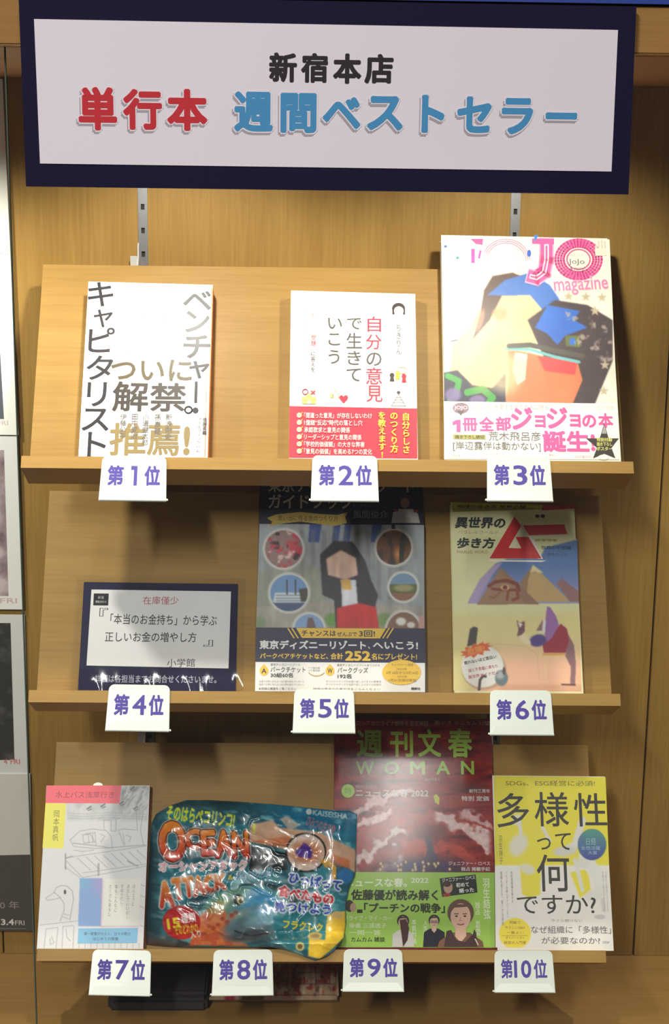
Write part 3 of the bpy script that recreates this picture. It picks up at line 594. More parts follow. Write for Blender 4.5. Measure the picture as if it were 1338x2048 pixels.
for i in range(2): P.text('抽選で日帰りまたは一泊の夢の旅をプレゼント', 518, 1361+6*i, 608, 1365+6*i, (176, 174, 172)); P.text('オリジナルグッズを抽選で差し上げます応募要項', 652, 1361+6*i, 762, 1365+6*i, (176, 174, 172)); P.text('ペア宿泊券', 616, 1334+5*i, 640, 1338+5*i, (160, 158, 156))
P.text('★詳細は裏面をご覧ください', 517, 1375, 592, 1380, (90, 86, 86)); P.text('詳細は巻末の応募方法をごらんください', 626, 1376, 760, 1380, (120, 116, 116)); P.text('講談社', 822, 1375, 841, 1380, (60, 56, 56), .04)
P.ell(803, 1345, 39, 25, YE2); P.text('キャンペーン期間', 783, 1327, 826, 1333, (130, 96, 40)); P.text('2022年', 793, 1336, 814, 1341, (130, 96, 40)); P.text('3月16日から5月16日', 772, 1343, 836, 1349, (130, 96, 40), .01); P.text('2022年', 795, 1351, 814, 1356, (130, 96, 40)); P.text('1月31日消印有効', 778, 1358, 832, 1364, (130, 96, 40), .01)
P.flush()
# --- sixth place
t, P, fr = book('guide_book', 'pale yellow travel guide with red triangular logo, pyramids and camel, middle shelf', 'book', 1, .012, [(907, 1381), (1163, 1383), (1152, 1013), (904, 1004)], PS, (232, 228, 176), (220, 216, 170))
C = Canvas(900, 1070, 1170, 1384, (228, 226, 172)); n1 = C.noise(30, 30, 3, 15)
C.poly([(935, 1207), (960, 1160), (990, 1128), (1014, 1118), (1080, 1116), (1090, 1095), (1160, 1078), (1170, 1078), (1170, 1207)], (88, 122, 178), 2)
mk = C.blur(C.inside([(935, 1207), (960, 1160), (990, 1128), (1014, 1118), (1080, 1116), (1090, 1095), (1160, 1078), (1170, 1078), (1170, 1207)]), 2); C.blend(mk*np.clip((C.Y-1130)/80, 0, 1), (176, 164, 210), .8)
C.poly([(935, 1207), (958, 1162), (988, 1130), (1006, 1124), (985, 1150), (950, 1207)], (176, 158, 200), 2)
C.poly([(1113, 1168), (1123, 1157), (1170, 1192), (1170, 1204), (1140, 1203)], (150, 108, 106), 1); C.poly([(1040, 1166), (1066, 1130), (1140, 1203), (1060, 1204)], (196, 164, 108), 1); C.poly([(1040, 1166), (1066, 1130), (1056, 1160), (1054, 1185), (1078, 1209), (1050, 1205)], (156, 120, 84), 1); C.poly([(1066, 1130), (1088, 1146), (1078, 1146), (1070, 1142), (1060, 1145)], (226, 214, 160), 1)
C.poly([(953, 1210), (1001, 1135), (1078, 1208)], (160, 122, 94), 1); C.poly([(1001, 1135), (1078, 1208), (1050, 1209), (1030, 1180)], (146, 106, 84), 2, .7)
C.line([(978, 1172), (990, 1164), (1012, 1161), (1034, 1168), (1038, 1180)], 7, (128, 52, 34)); C.line([(984, 1178), (1010, 1180), (1034, 1180)], 5, (128, 52, 34)); C.ell(1010, 1175, 9, 6, (214, 170, 130), .3); C.ell(1010, 1175, 4.5, 4.5, (110, 44, 34), .3); C.line([(1034, 1180), (1036, 1196), (1026, 1200)], 6, (140, 60, 44)); C.line([(1016, 1184), (1014, 1200)], 5, (140, 70, 50)); C.line([(1000, 1184), (988, 1196), (980, 1194)], 5, (146, 96, 74))
C.blend(np.clip((C.Y-1215)/20, 0, 1)*(C.Y > 1208), (232, 214, 140), .7); C.blend(np.clip((C.Y-1270)/60, 0, 1)*np.clip((C.X-930)/40, 0, 1), (246, 190, 158), .95); C.blend(np.clip((C.Y-1366)/6, 0, 1)*np.clip((C.X-985)/20, 0, 1), (224, 170, 136), .8)
C.line([(950, 1290), (1000, 1288), (1050, 1292), (1075, 1310), (1078, 1360)], 1, (214, 180, 140)); C.line([(1090, 1310), (1092, 1365)], 4, (240, 206, 160), .7)
# camel and rider
C.poly([(1128, 1253), (1148, 1290), (1152, 1330), (1150, 1370), (1140, 1370), (1142, 1335), (1130, 1310), (1116, 1306), (1096, 1300)], (146, 106, 110), 1); C.line([(1124, 1369), (1150, 1370)], 3, (90, 60, 60))
C.poly([(1108, 1262), (1122, 1248), (1134, 1258), (1138, 1282), (1130, 1306), (1088, 1306), (1085, 1290)], (160, 38, 62), 1); C.line([(1087, 1309), (1130, 1308)], 5, (222, 170, 90))
C.poly([(1094, 1214), (1100, 1214), (1112, 1232), (1118, 1250), (1104, 1276), (1094, 1284), (1088, 1262)], (158, 108, 176), 1); C.ell(1076, 1281, 17, 12, (84, 62, 140), .3, 1, -.2); C.poly([(1086, 1238), (1092, 1240), (1090, 1266), (1078, 1264)], (232, 228, 220), 1); C.poly([(1072, 1262), (1086, 1238), (1084, 1262)], (150, 110, 110), 1)
C.poly([(1033, 1240), (1040, 1246), (1050, 1242), (1050, 1262), (1040, 1274), (1034, 1272), (1037, 1258)], (120, 76, 84), 1); C.poly([(1035, 1244), (1046, 1248), (1040, 1256)], (240, 232, 220), 1); C.poly([(1036, 1272), (1050, 1268), (1062, 1284), (1060, 1292), (1044, 1282)], (238, 226, 186), 2)
# black pillar, badge and globe
C.poly([(940, 1258), (948, 1253), (956, 1256), (952, 1288), (934, 1294)], (66, 62, 60), 1)
C.ell(968, 1339, 45, 41, (160, 140, 120), .06, .5); C.ell(965, 1333, 42, 42, (238, 236, 228), .05)
p5 = [(952+(34 if i % 2 == 0 else 24)*math.cos(i*math.pi/11), 1300-(15 if i % 2 == 0 else 9)*math.sin(i*math.pi/11)-(math.cos(i*math.pi/11))*8) for i in range(22)]; C.poly(p5, (224, 96, 46), 0); C.text('危険!', 934, 1293, 970, 1308, (240, 160, 70), .03, rot=-.25)
C.ell(1003, 1356, 13, 16, (110, 130, 136), .2); C.ell(1000, 1350, 8, 8, (176, 186, 186), .8); C.ell(1008, 1342, 3, 8, (96, 74, 70), .4); C.line([(958, 1381), (960, 1360), (966, 1352), (971, 1353)], 5, (80, 62, 56))
C.a = C.a*(.97+.06*n1[..., None]); C.a = C.blur(C.a, 1)
P.art(C, [(905, 1072), (1154, 1078), (1163, 1383), (907, 1381)], 200, 240)
P.poly([(904, 1004), (1087, 1010), (1087, 1019), (905, 1024)], (188, 186, 40)); P.poly([(904.5, 1017), (1060, 1015), (1086, 1018), (905, 1024)], (150, 150, 30)); P.poly([(1085, 1011), (1152, 1013), (1152.5, 1017), (1084, 1021)], (190, 44, 56))
P.text('地球の歩き方 世界の謎', 914, 1010, 1052, 1017, (52, 50, 24), .03, shear=.2)
P.text('異世界の', 911, 1034, 1011, 1057, (44, 52, 50), .05, shear=.18); P.text('パラレルワールド', 916, 1061, 997, 1068, (180, 140, 110), .0, shear=.2); P.text('歩き方', 914, 1075, 990, 1097, (44, 52, 50), .05, shear=.18); P.text('PARALLEL WORLD', 914, 1101, 976, 1107, (180, 140, 110), .01)
RD = (206, 36, 44)
P.poly([(978, 1120), (1093, 1121), (1084, 1124), (975, 1123)], (240, 236, 226)); P.poly([(1076, 1118), (1086, 1118), (1062, 1072), (1056, 1072)], (240, 236, 226))
P.poly([(979, 1117), (1029, 1033), (1042, 1052), (1017, 1096), (1043, 1097), (1031, 1074), (1057, 1074), (1083, 1117)], RD, 'logo_lettering')
P.poly([(1046, 1051), (1128, 1049), (1135, 1068), (1058, 1071)], RD, 'logo_lettering'); P.poly([(1017, 1096), (1030, 1074), (1043, 1097)], (226, 222, 190)); P.poly([(1031, 1073), (1042, 1053), (1056, 1072)], (226, 222, 190))
P.text('超常現象', 1070, 1078, 1115, 1083, (140, 130, 60), .01); P.text('世界の不思議', 1082, 1092, 1142, 1099, (40, 80, 110), .02); P.text('完全ガイド', 1094, 1106, 1134, 1112, (50, 80, 110), .0); P.text('●●', 1070, 1029, 1090, 1036, (70, 62, 50))
P.text('眠れないほど面白い', 928, 1316, 993, 1323, (70, 64, 62), .02, rot=.22); P.text('謎と不思議に満ちた', 936, 1333, 996, 1340, (206, 96, 110), .01, rot=.18); P.text('異世界ガイドだよ', 936, 1346, 998, 1353, (206, 96, 110), .01, rot=.18)
P.flush()
# --- seventh place: poetry book
t, P, fr = book('book', 'white poetry book with pink title bar and pencil drawings, leftmost on bottom shelf', 'book', 2, .012, [(74, 1897), (287, 1897), (299, 1571), (93, 1571)], PS, (228, 228, 230), (196, 30, 44), e=.0012)
GR = (176, 176, 180); GD = (120, 120, 126)
C = Canvas(70, 1568, 304, 1900, (228, 228, 230)); n1 = C.noise(14, 20, 3, 21, .5); n2 = C.noise(3, 12, 2, 22, .6)
C.blend(np.clip((1645-C.Y)/8, 0, 1)*np.clip((C.X-130)/6, 0, 1)*np.clip(n1*1.3-.2, 0, 1), (172, 174, 178), .8); C.blend(np.clip((1640-C.Y)/40, 0, 1)*np.clip((C.X-235)/10, 0, 1)*np.clip((n2-.45)*5, 0, 1), (120, 124, 128), .6)
for y in range(1626, 1640, 5): C.line([(135, y), (170, y+2), (215, y-1), (296, y+3)], 1.2, (160, 162, 166), .5)
for x, y in ((265, 1577), (178, 1616), (271, 1616), (243, 1606), (206, 1611)): C.line([(x-4, y+2), (x+4, y-3)], 2, (70, 70, 74)); C.line([(x-2, y+5), (x+5, y+2)], 1.5, (90, 90, 94))
def sk(*p, w=1.1, al=.62): C.line(list(p), w, GD, al)
sk((140, 1680), (160, 1662), (185, 1658), (212, 1661)); sk((140, 1680), (147, 1693), (190, 1697), (212, 1696)); sk((146, 1686), (212, 1694), w=1.6); sk((148, 1700), (165, 1703), (188, 1700)); sk((170, 1668), (190, 1665), (192, 1690)); sk((212, 1661), (222, 1672), (225, 1698)); sk((212, 1696), (292, 1690), w=1.6); sk((165, 1670), (180, 1668), (190, 1684), (168, 1686), (165, 1670)); sk((176, 1668), (178, 1686)); sk((185, 1668), (186, 1684)); sk((200, 1668), (210, 1672), (202, 1684))
sk((209, 1660), (207, 1640), (222, 1640), (222, 1662), (232, 1662), (232, 1638), (240, 1636)); sk((238, 1664), (248, 1690)); sk((236, 1661), (246, 1658), (272, 1660)); sk((275, 1662), (272, 1620)); sk((281, 1660), (286, 1625)); sk((281, 1660), (287, 1690)); sk((252, 1670), (262, 1674), (258, 1684)); sk((250, 1690), (246, 1668))
sk((130, 1716), (190, 1707), (292, 1692)); sk((133, 1722), (165, 1755)); sk((130, 1734), (160, 1755)); sk((165, 1746), (292, 1728)); sk((165, 1755), (240, 1742), (292, 1732)); sk((131, 1708), (131, 1738), w=3, al=.6); sk((133, 1716), (145, 1712), w=2)
for x in range(155, 290, 17): sk((x, 1716-(x-155)*.13), (x+26, 1740-(x-155)*.13))
sk((197, 1728), (197, 1750), w=4, al=.5); sk((255, 1722), (275, 1732), w=3, al=.5)
# duck
sk((108, 1785), (112, 1776), (122, 1771), (134, 1772), (145, 1782), (147, 1800), (143, 1820), (140, 1840), w=1.4); sk((108, 1785), (92, 1796), (95, 1801), (120, 1796), w=1.2); sk((108, 1785), (115, 1790), (121, 1796), (128, 1806), (128, 1822), (120, 1843), w=1.3); sk((128, 1828), (140, 1831)); sk((126, 1834), (138, 1838)); C.ell(130, 1784, 2.5, 4.5, (40, 40, 44), .3)
sk((80, 1850), (155, 1842)); sk((92, 1858), (116, 1855), (112, 1897)); sk((92, 1858), (88, 1897)); sk((126, 1853), (148, 1851), (146, 1897)); sk((126, 1853), (124, 1897)); sk((103, 1872), (108, 1885), (101, 1890), (100, 1876)); sk((132, 1858), (134, 1875), (141, 1882))
for x in range(158, 290, 12): sk((x, 1886), (x, 1897), al=.5)
for y in (1768, 1790, 1812, 1850): sk((280, y), (288, y+4), al=.6)
C.poly([(160, 1756), (205, 1757), (202, 1853), (156, 1853)], (132, 168, 224), 1)
mk = C.inside([(160, 1756), (205, 1757), (202, 1853), (156, 1853)]); nq = C.noise(24, 24, 2, 30); C.blend(mk*np.clip((C.X-178)/20, 0, 1)*np.clip((1800-C.Y)/30, 0, 1), (168, 160, 216), .9); C.blend(mk*np.clip((1785-C.Y)/20, 0, 1)*np.clip((185-C.X)/20, 0, 1), (120, 186, 226), .8); C.blend(mk*np.clip((nq-.55)*5, 0, 1)*np.clip(1-abs(C.Y-1792)/14, 0, 1), (200, 150, 196), .7)
P.art(C, [(93, 1572), (298, 1572), (286, 1897), (74, 1897)], 200, 300)
P.poly([(93.5, 1571), (243, 1571), (239, 1607), (91, 1606)], (250, 96, 112)); P.poly([(91, 1606), (132, 1607), (127, 1697), (85, 1696)], (244, 236, 84))
P.text('水上バス浅草行き', 111, 1583, 228, 1596, (150, 50, 66), .0); P.text('岡本真帆', 106, 1621, 118, 1682, (126, 116, 52), .0, True)
P.poly([(211, 1758), (282, 1757), (277, 1850), (206, 1850)], (238, 236, 228)); P.line([(206, 1757), (202, 1853), (278, 1853)], 1.6, (240, 190, 200))
for i, (s_, y1) in enumerate((('ほんとうに', 1812), ('あたしでいいの?', 1838), ('ずぼらだし、', 1812), ('傘もこんなに', 1824), ('たくさんあるし', 1832))): P.text(s_, 264.5-11.8*i-(0), 1769, 270-11.8*i, y1, (130, 128, 128), 0, True)
P.poly([(157, 1857), (276, 1856), (274, 1886), (155, 1887)], (128, 192, 232)); P.text('第一歌集がひらく、日々の歌の', 168, 1864, 261, 1871, (60, 90, 120), .01); P.text('はじめての歌集', 186, 1874, 237, 1881, (60, 90, 120), .01)
P.flush()
# --- ninth place: magazine
t, P, fr = book('magazine', 'dark red magazine with green lettering and lime green band, beside the foil pouch', 'magazine', 2, .008, [(664, 1894), (990, 1895), (983, 1438), (672, 1438)], PM2, (110, 28, 28), (90, 24, 24))
C = Canvas(662, 1434, 994, 1752, (124, 30, 32)); n1 = C.noise(70, 9, 4, 41, -.05); n2 = C.noise(60, 60, 3, 42); n3 = C.noise(6, 6, 2, 43)
C.blend(np.clip((n1-.42)*5, 0, 1), (160, 52, 44), .8); C.blend(np.clip((.42-n1)*6, 0, 1), (70, 20, 26), .8); C.blend(np.clip((n2-.55)*5, 0, 1)*np.clip((1560-C.Y)/60, 0, 1), (96, 44, 56), .7)
R = np.hypot((C.X-850)/1.25, C.Y-1790); nn = C.noise(26, 26, 3, 44)
for r0, w_, c_, al, xa_, xb_ in ((178, 10, (226, 200, 200), 1, 660, 790), (205, 8, (222, 190, 190), 1, 700, 830), (150, 16, (170, 60, 54), .9, 660, 990), (128, 9, (228, 208, 206), 1, 690, 820), (112, 10, (150, 40, 40), .8, 660, 990), (82, 9, (230, 214, 210), 1, 740, 812), (150, 12, (232, 214, 212), .95, 865, 985), (172, 8, (226, 196, 196), .9, 915, 990), (96, 14, (196, 70, 56), .9, 800, 990)):
    C.blend(np.clip((w_-abs(R-r0-(nn-.5)*40))/4, 0, 1)*np.clip((C.X-xa_)/10, 0, 1)*np.clip((xb_-C.X)/10, 0, 1), c_, al*.9)
C.blend(np.clip((C.Y-1722-10*n3)/10, 0, 1), (120, 40, 40), .6); C.blend(np.clip((C.Y-1708)/24, 0, 1)*np.clip(1-abs(C.X-850)/110, 0, 1)*1.6, (56, 44, 92), .9)
C.poly([(845, 1748), (852, 1715), (854, 1690), (845, 1672), (862, 1672), (868, 1700), (880, 1730), (900, 1748)], (62, 40, 74), 2); C.ell(862, 1665, 32, 16, (104, 40, 40), .7, .8)
for i in range(22):
    x = 760+rng.random()*140; y = 1724+rng.random()*18; C.ell(x, y, 2.3, 3, (226, 196, 130), .5)
C.a = np.clip(C.a*(.86+.28*n3[..., None]), 0, 255)
P.art(C, [(672, 1439), (983, 1439), (988, 1744), (667, 1744)], 215, 205)
LG = (160, 200, 84)
for ch, b in zip('週刊文春', ((713, 1460, 766, 1514), (780, 1461, 826, 1514), (836, 1458, 882, 1514), (896, 1457, 944, 1515))): P.text(ch, *b, LG, .03)
for ch, b in zip('WOMAN', ((712, 1523, 748, 1549), (768, 1523, 798, 1549), (820, 1523, 850, 1549), (872, 1522, 900, 1549), (922, 1522, 948, 1549))): P.text(ch, *b, LG, .03)
WH = (214, 206, 204)
P.text('ロシアウクライナ情勢を徹底解説', 713, 1441, 857, 1452, (190, 160, 156), .02); P.text('朝ドラ カムカム 対談', 869, 1441, 980, 1451, (180, 150, 146), .02)
P.ell(696, 1582, 13, 13.5, LG); P.text('特', 689, 1575, 703, 1589, (110, 150, 60)); P.text('時代を読む', 711, 1570, 756, 1577, (190, 160, 160)); P.text('ニュースな春 2022', 711, 1578, 857, 1594, WH, .02); P.text('2022年春号', 850, 1556, 880, 1562, (200, 170, 168)); P.poly([(867, 1592), (873, 1588), (879, 1596), (878, 1610), (870, 1605)], (196, 200, 60))
P.text('創刊三周年', 938, 1578, 980, 1586, WH, .02); P.text('特別 定価', 923, 1592, 978, 1602, WH, .03); P.text('ジェニファー・ロペス', 897, 1723, 980, 1731, (226, 200, 200), .02); P.text('独占 掲載手記', 922, 1734, 980, 1742, WH, .03)
P.poly([(667, 1744), (989, 1745), (990, 1895.5), (664, 1894.5)], (158, 200, 88), 'belly_band')
LW = (232, 240, 214)
P.text('ニュースな春。', 690, 1756, 814, 1774, LW, .03); P.text('2022', 822, 1756, 857, 1766, LW, .02); P.text('佐藤優が読み解く', 702, 1779, 876, 1801, (38, 46, 22), .045); P.text('「プーチンの戦争」', 728, 1806, 890, 1826, (38, 46, 22), .045)
for x0, y0, x1, s_ in ((690, 1831, 784, 'ドライブ・マイ・カー'), (698, 1846, 773, '俳優 三浦透子'), (698, 1860, 762, '一問一答')): P.text(s_, x0, y0, x1, y0+10, (212, 226, 180), .02)
P.text('カムカム 雑談', 702, 1874, 770, 1884, (44, 52, 30), .02)
P.poly([(879, 1757), (951, 1749), (955, 1785), (884, 1794)], (42, 46, 40)); P.text('ジェニファー・ロペス', 884, 1754, 950, 1762, (226, 226, 220), .02, rot=.1); P.text('初めて', 912, 1765, 938, 1774, (236, 236, 230), .03, rot=.08); P.text('語った', 918, 1776, 948, 1785, (236, 236, 230), .03, rot=.08); P.ell(896, 1775, 9, 12, (186, 150, 130)); P.ell(894, 1768, 8, 6, (70, 46, 36)); P.ell(893, 1790, 8, 3.5, (160, 50, 50))
for s_, x0, y0, y1 in (('羽生結弦', 966, 1757, 1838), ('独占', 950, 1804, 1830), ('香取慎吾', 951, 1842, 1872), ('本音対談', 823, 1838, 1888), ('人生相談', 846, 1842, 1880)): P.text(s_, x0, y0, x0+(14 if x0 > 960 else 10), y1, (222, 232, 196), .02, True)
P.ell(699, 1812, 9, 12, (56, 44, 40)); P.ell(706, 1815, 6, 9, (176, 140, 120)); P.rect(714, 1819, 725, 1826, (38, 46, 22), 'lettering')
# three portraits on the band
def person(cx, ty, r, hair, skin, coat, sh, by=1894, glasses=False):
    P.poly([(cx-sh, by), (cx-sh*.92, ty+r*3.3), (cx-sh*.4, ty+r*2.6), (cx+sh*.4, ty+r*2.6), (cx+sh*.95, ty+r*3.3), (cx+sh, by)], coat)
    P.poly([(cx-r*.4, ty+r*1.8), (cx+r*.4, ty+r*1.8), (cx+r*.45, ty+r*2.9), (cx, ty+r*3.4), (cx-r*.45, ty+r*2.9)], skin); P.ell(cx, ty+r*1.02, r*1.06, r*1.08, hair); P.ell(cx, ty+r*1.35, r*.8, r*1.08, skin)
    P.poly([(cx-r*.8, ty+r*1.0), (cx-r*.5, ty+r*.62), (cx+r*.55, ty+r*.55), (cx+r*.82, ty+r*1.0), (cx+r*.6, ty+r*.35), (cx-r*.6, ty+r*.35)], hair)
    for s2 in (-1, 1): P.ell(cx+s2*r*.34, ty+r*1.3, r*.11, r*.07, (60, 40, 36)); P.line([(cx+s2*r*.18, ty+r*1.12), (cx+s2*r*.5, ty+r*1.1)], r*.07, (80, 56, 46))
    P.line([(cx-r*.26, ty+r*1.92), (cx, ty+r*2.0), (cx+r*.26, ty+r*1.92)], r*.09, (150, 80, 72)); P.line([(cx, ty+r*1.4), (cx-r*.08, ty+r*1.66), (cx+r*.1, ty+r*1.66)], r*.05, (170, 126, 106))
    if glasses:
        for s2 in (-1, 1): P.ring(cx+s2*r*.36, ty+r*1.3, r*.28, r*.22, r*.09, (40, 34, 36))
person(806, 1830, 11.5, (52, 34, 32), (206, 170, 150), (206, 204, 198), 22); P.poly([(799, 1840), (812, 1838), (818, 1856), (815, 1880), (806, 1894), (803, 1870)], (74, 44, 40))
person(868, 1830, 10.5, (50, 38, 34), (212, 178, 156), (36, 34, 48), 22, glasses=True)
person(921, 1800, 25, (104, 76, 62), (216, 176, 156), (122, 86, 66), 46, glasses=False)
P.poly([(888, 1890), (893, 1862), (902, 1860), (912, 1880), (930, 1884), (946, 1868), (948, 1858), (952, 1866), (954, 1894), (888, 1894)], (70, 50, 50)); P.line([(950, 1878), (956, 1890)], 2, (220, 210, 200))
P.flush()
# --- tenth place
t, P, fr = book('book', 'yellow and white softcover with black title characters, rightmost on bottom shelf', 'book', 2, .014, [(991, 1895), (1225, 1897), (1211, 1553), (988, 1551)], PS, (240, 236, 226), (190, 170, 150))
Y3 = (234, 222, 62)
C = Canvas(984, 1548, 1230, 1902, (238, 234, 228)); n1 = C.noise(20, 20, 3, 51)
C.blend(np.clip((1732-C.Y)/3, 0, 1), Y3); C.poly([(1040, 1730), (1082, 1730), (1080, 1790), (1056, 1795), (1044, 1788)], Y3, 2); C.poly([(1140, 1745), (1175, 1738), (1182, 1780), (1160, 1796), (1150, 1770)], Y3, 3)
FG = (226, 224, 216); C.ell(1037, 1690, 17, 24, FG, .5, .95, .5); C.line([(1038, 1636), (1042, 1668)], 7, FG); C.ell(1034, 1640, 9, 12, FG, .5, .9); C.line([(1085, 1655), (1100, 1682)], 7, FG); C.line([(1165, 1640), (1150, 1690), (1120, 1705)], 14, FG); C.ell(1130, 1702, 24, 10, (214, 212, 204), .4, .95, -.1); C.ell(1055, 1738, 16, 10, FG, .5, .9, .4); C.line([(1170, 1716), (1200, 1760), (1205, 1800)], 26, (232, 230, 224)); C.line([(1205, 1800), (1208, 1820)], 8, (214, 210, 206)); C.ell(1190, 1790, 25, 12, FG, .5, .8, -.4); C.ell(1200, 1834, 11, 5, (206, 202, 198), .4); C.line([(1150, 1720), (1165, 1780)], 8, FG); C.ell(1168, 1726, 15, 10, (226, 224, 216), .5)
C.blend(np.clip((n1-.55)*4, 0, 1)*np.clip(1-abs(C.Y-1700)/90, 0, 1), (206, 206, 196), .25)
g_ = np.clip((C.Y-1665)/50, 0, 1); m_ = np.clip((1-np.hypot((C.X-1184)/29, (C.Y-1689)/32))*29, 0, 1); C.blend(m_, (84, 150, 140)); C.blend(m_*g_, (70, 84, 156)); C.blend(m_*np.clip((1172-C.X)/16, 0, 1), (84, 110, 170), .7)
C.ell(1030, 1867, 32, 31, (242, 222, 64), .05)
P.art(C, [(988, 1552), (1211, 1554), (1225, 1896.5), (991, 1895)], 165, 240)
K2 = (54, 50, 46)
P.text('SDGs、ESG経営に必須!', 1011, 1561, 1190, 1572, (130, 120, 50), .01)
for ch, b in zip('多様性', ((994, 1586, 1058, 1655), (1069, 1584, 1137, 1653), (1148, 1586, 1213, 1653))): P.text(ch, *b, K2, .01)
P.text('って', 1074, 1666, 1142, 1700, K2, .004); P.text('何', 1074, 1709, 1139, 1783, K2, .01); P.text('ですか?', 1034, 1790, 1192, 1828, K2, .006)
P.text('羽生祥子', 998, 1671, 1005, 1728, (120, 112, 70), .0, True); P.text('今さら聞けない', 1102, 1838, 1165, 1844, (160, 156, 154)); P.text('なぜ組織に「多様性」', 1062, 1852, 1222, 1867, (110, 106, 108), .006); P.text('が必要なのか?', 1083, 1874, 1200, 1888, (110, 106, 108), .006); P.text('日経BP', 1205, 1882, 1219, 1887, (150, 146, 146))
for i, (s_, w_) in enumerate((('明解で', 22), ('やさしいQ&A', 40), ('一番よい', 34), ('ダイバーシティ', 38), ('経営の入門書', 44))): P.text(s_, 1030-w_/2, 1842+i*10, 1030+w_/2, 1848+i*10, (180, 140, 60), .01)
P.line([(1004, 1871), (1056, 1871)], .7, (180, 150, 60)); P.text('日経', 1172, 1676, 1192, 1690, (150, 190, 200), .01); P.text('女性活躍', 1162, 1692, 1200, 1700, (160, 190, 220), .01); P.text('大賞', 1176, 1702, 1194, 1709, (160, 190, 220), .01)
for i, (s_, y1) in enumerate((('組織を変える、強くする秘訣', 1850), ('ジェンダー平等とダイバーシティ', 1836), ('女性管理職を増やす', 1806))): P.text(s_, 1002+10*i, 1742, 1006+10*i, y1, (150, 146, 146), 0, True)
for i in range(2): P.text('多様な人材がいきる会社', 1206+6*i, 1742, 1209+6*i, 1822, (190, 186, 186), 0, True)
P.flush()
# white tab of a stand behind the poetry book
fr = SH[2]; c0 = fr.uv(196, 1571, .001)
A = np.linspace(0, math.pi, 14); pts = [(c0[0]+.0055*math.cos(a), c0[1]+.0035*math.sin(a)) for a in A]
pts = [(c0[0]+.0055, .0005)]+pts+[(c0[0]-.0055, .0005)]
v, f = poly_prism([p for p in pts], fr, .0001, .0009); o = mesh('stand_tab', v, f, PLW); tag(o, 'white rounded tab peeking above the poetry book', 'stand')
# ------------------------------------------------------------------ eighth place: toy pouch
ctl_top = [(300, 1668), (304, 1645), (312, 1628), (340, 1611), (373, 1600), (420, 1600), (476, 1603), (545, 1608), (614, 1615), (670, 1621), (700, 1622), (714, 1628)]
ctl_bot = [(293, 1889), (330, 1893), (373, 1895), (440, 1895), (500, 1895), (545, 1895), (570, 1900), (593, 1907), (612, 1915), (630, 1921), (652, 1913), (668, 1902)]
ctl_l = [(300, 1668), (300, 1700), (297, 1740), (294, 1800), (292, 1850), (293, 1889)]
ctl_r = [(714, 1628), (713, 1670), (712, 1720), (710, 1752), (698, 1778), (691, 1812), (692, 1845), (687, 1876), (668, 1902)]
def pline(pts, t):
    P_ = np.array(pts, float); L = np.r_[0, np.cumsum(np.hypot(*np.diff(P_, axis=0).T))]; L /= L[-1]; return np.stack([np.interp(t, L, P_[:, 0]), np.interp(t, L, P_[:, 1])], -1)
C = Canvas(286, 1594, 720, 1926, (34, 92, 108)); n1 = C.noise(50, 40, 4, 61); n2 = C.noise(14, 14, 3, 62); n3 = C.noise(30, 12, 3, 63, .3)
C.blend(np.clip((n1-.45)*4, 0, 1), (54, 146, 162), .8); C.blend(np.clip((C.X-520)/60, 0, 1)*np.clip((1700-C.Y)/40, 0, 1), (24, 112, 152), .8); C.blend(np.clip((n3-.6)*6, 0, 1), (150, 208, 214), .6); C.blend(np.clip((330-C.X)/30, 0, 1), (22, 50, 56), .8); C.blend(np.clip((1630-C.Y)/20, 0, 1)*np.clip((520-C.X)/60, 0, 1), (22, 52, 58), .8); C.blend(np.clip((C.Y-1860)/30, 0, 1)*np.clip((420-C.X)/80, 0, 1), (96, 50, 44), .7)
C.poly([(500, 1650), (545, 1640), (560, 1655), (640, 1664), (712, 1700), (710, 1745), (650, 1710), (580, 1690), (500, 1684)], (214, 166, 136), 4, .95); C.poly([(500, 1684), (575, 1672), (640, 1700), (700, 1720), (700, 1740), (600, 1705)], (206, 110, 62), 6, .8); C.poly([(560, 1638), (575, 1632), (600, 1650), (580, 1662)], (206, 180, 160), 3, .8)
C.poly([(495, 1690), (572, 1706), (575, 1740), (500, 1745)], (24, 30, 34), 4, .9)
# fish
C.poly([(350, 1893), (385, 1832), (430, 1795), (490, 1766), (545, 1766), (592, 1792), (606, 1830), (598, 1862), (560, 1880), (480, 1893)], (20, 40, 46), 6, .6)
C.poly([(392, 1830), (420, 1796), (465, 1775), (520, 1768), (560, 1785), (590, 1815), (590, 1850), (545, 1872), (470, 1890), (400, 1892), (360, 1880)], (86, 156, 168), 4); C.poly([(380, 1890), (395, 1835), (440, 1800), (455, 1830), (450, 1860), (500, 1893)], (224, 116, 60), 6, .95); C.blend(C.blur(C.inside([(360, 1893), (395, 1835), (470, 1800), (470, 1893)]), 4)*np.clip((n2-.5)*6, 0, 1), (170, 70, 54), .7)
C.poly([(450, 1790), (520, 1775), (560, 1800), (550, 1830), (480, 1825)], (64, 156, 208), 6, .9); C.ell(496, 1860, 50, 26, (92, 110, 118), .5, .9, -.15); C.ell(500, 1872, 44, 10, (60, 66, 70), .6, .8, -.1); C.ell(455, 1800, 46, 18, (136, 158, 110), .6, .6, -.4)
C.ell(477, 1800, 9.5, 11, (30, 30, 34), .25); C.ell(481, 1801, 7, 8, (206, 196, 130), .3); C.ell(482, 1802, 3.6, 4.6, (24, 24, 26), .3); C.ell(465, 1830, 60, 10, (190, 140, 96), .9, .4, -.3)
C.line([(470, 1862), (500, 1872), (550, 1864), (594, 1846)], 4, (40, 40, 46), .8); C.ell(530, 1838, 40, 12, (150, 206, 226), .8, .6, -.2); C.ell(440, 1812, 22, 8, (190, 196, 120), .8, .6, -.6)
for q_ in range(9): C.ell(400+q_*9, 1868-q_*5+6*math.sin(q_*2.3), 5, 4, (150, 46, 40), .5, .6)
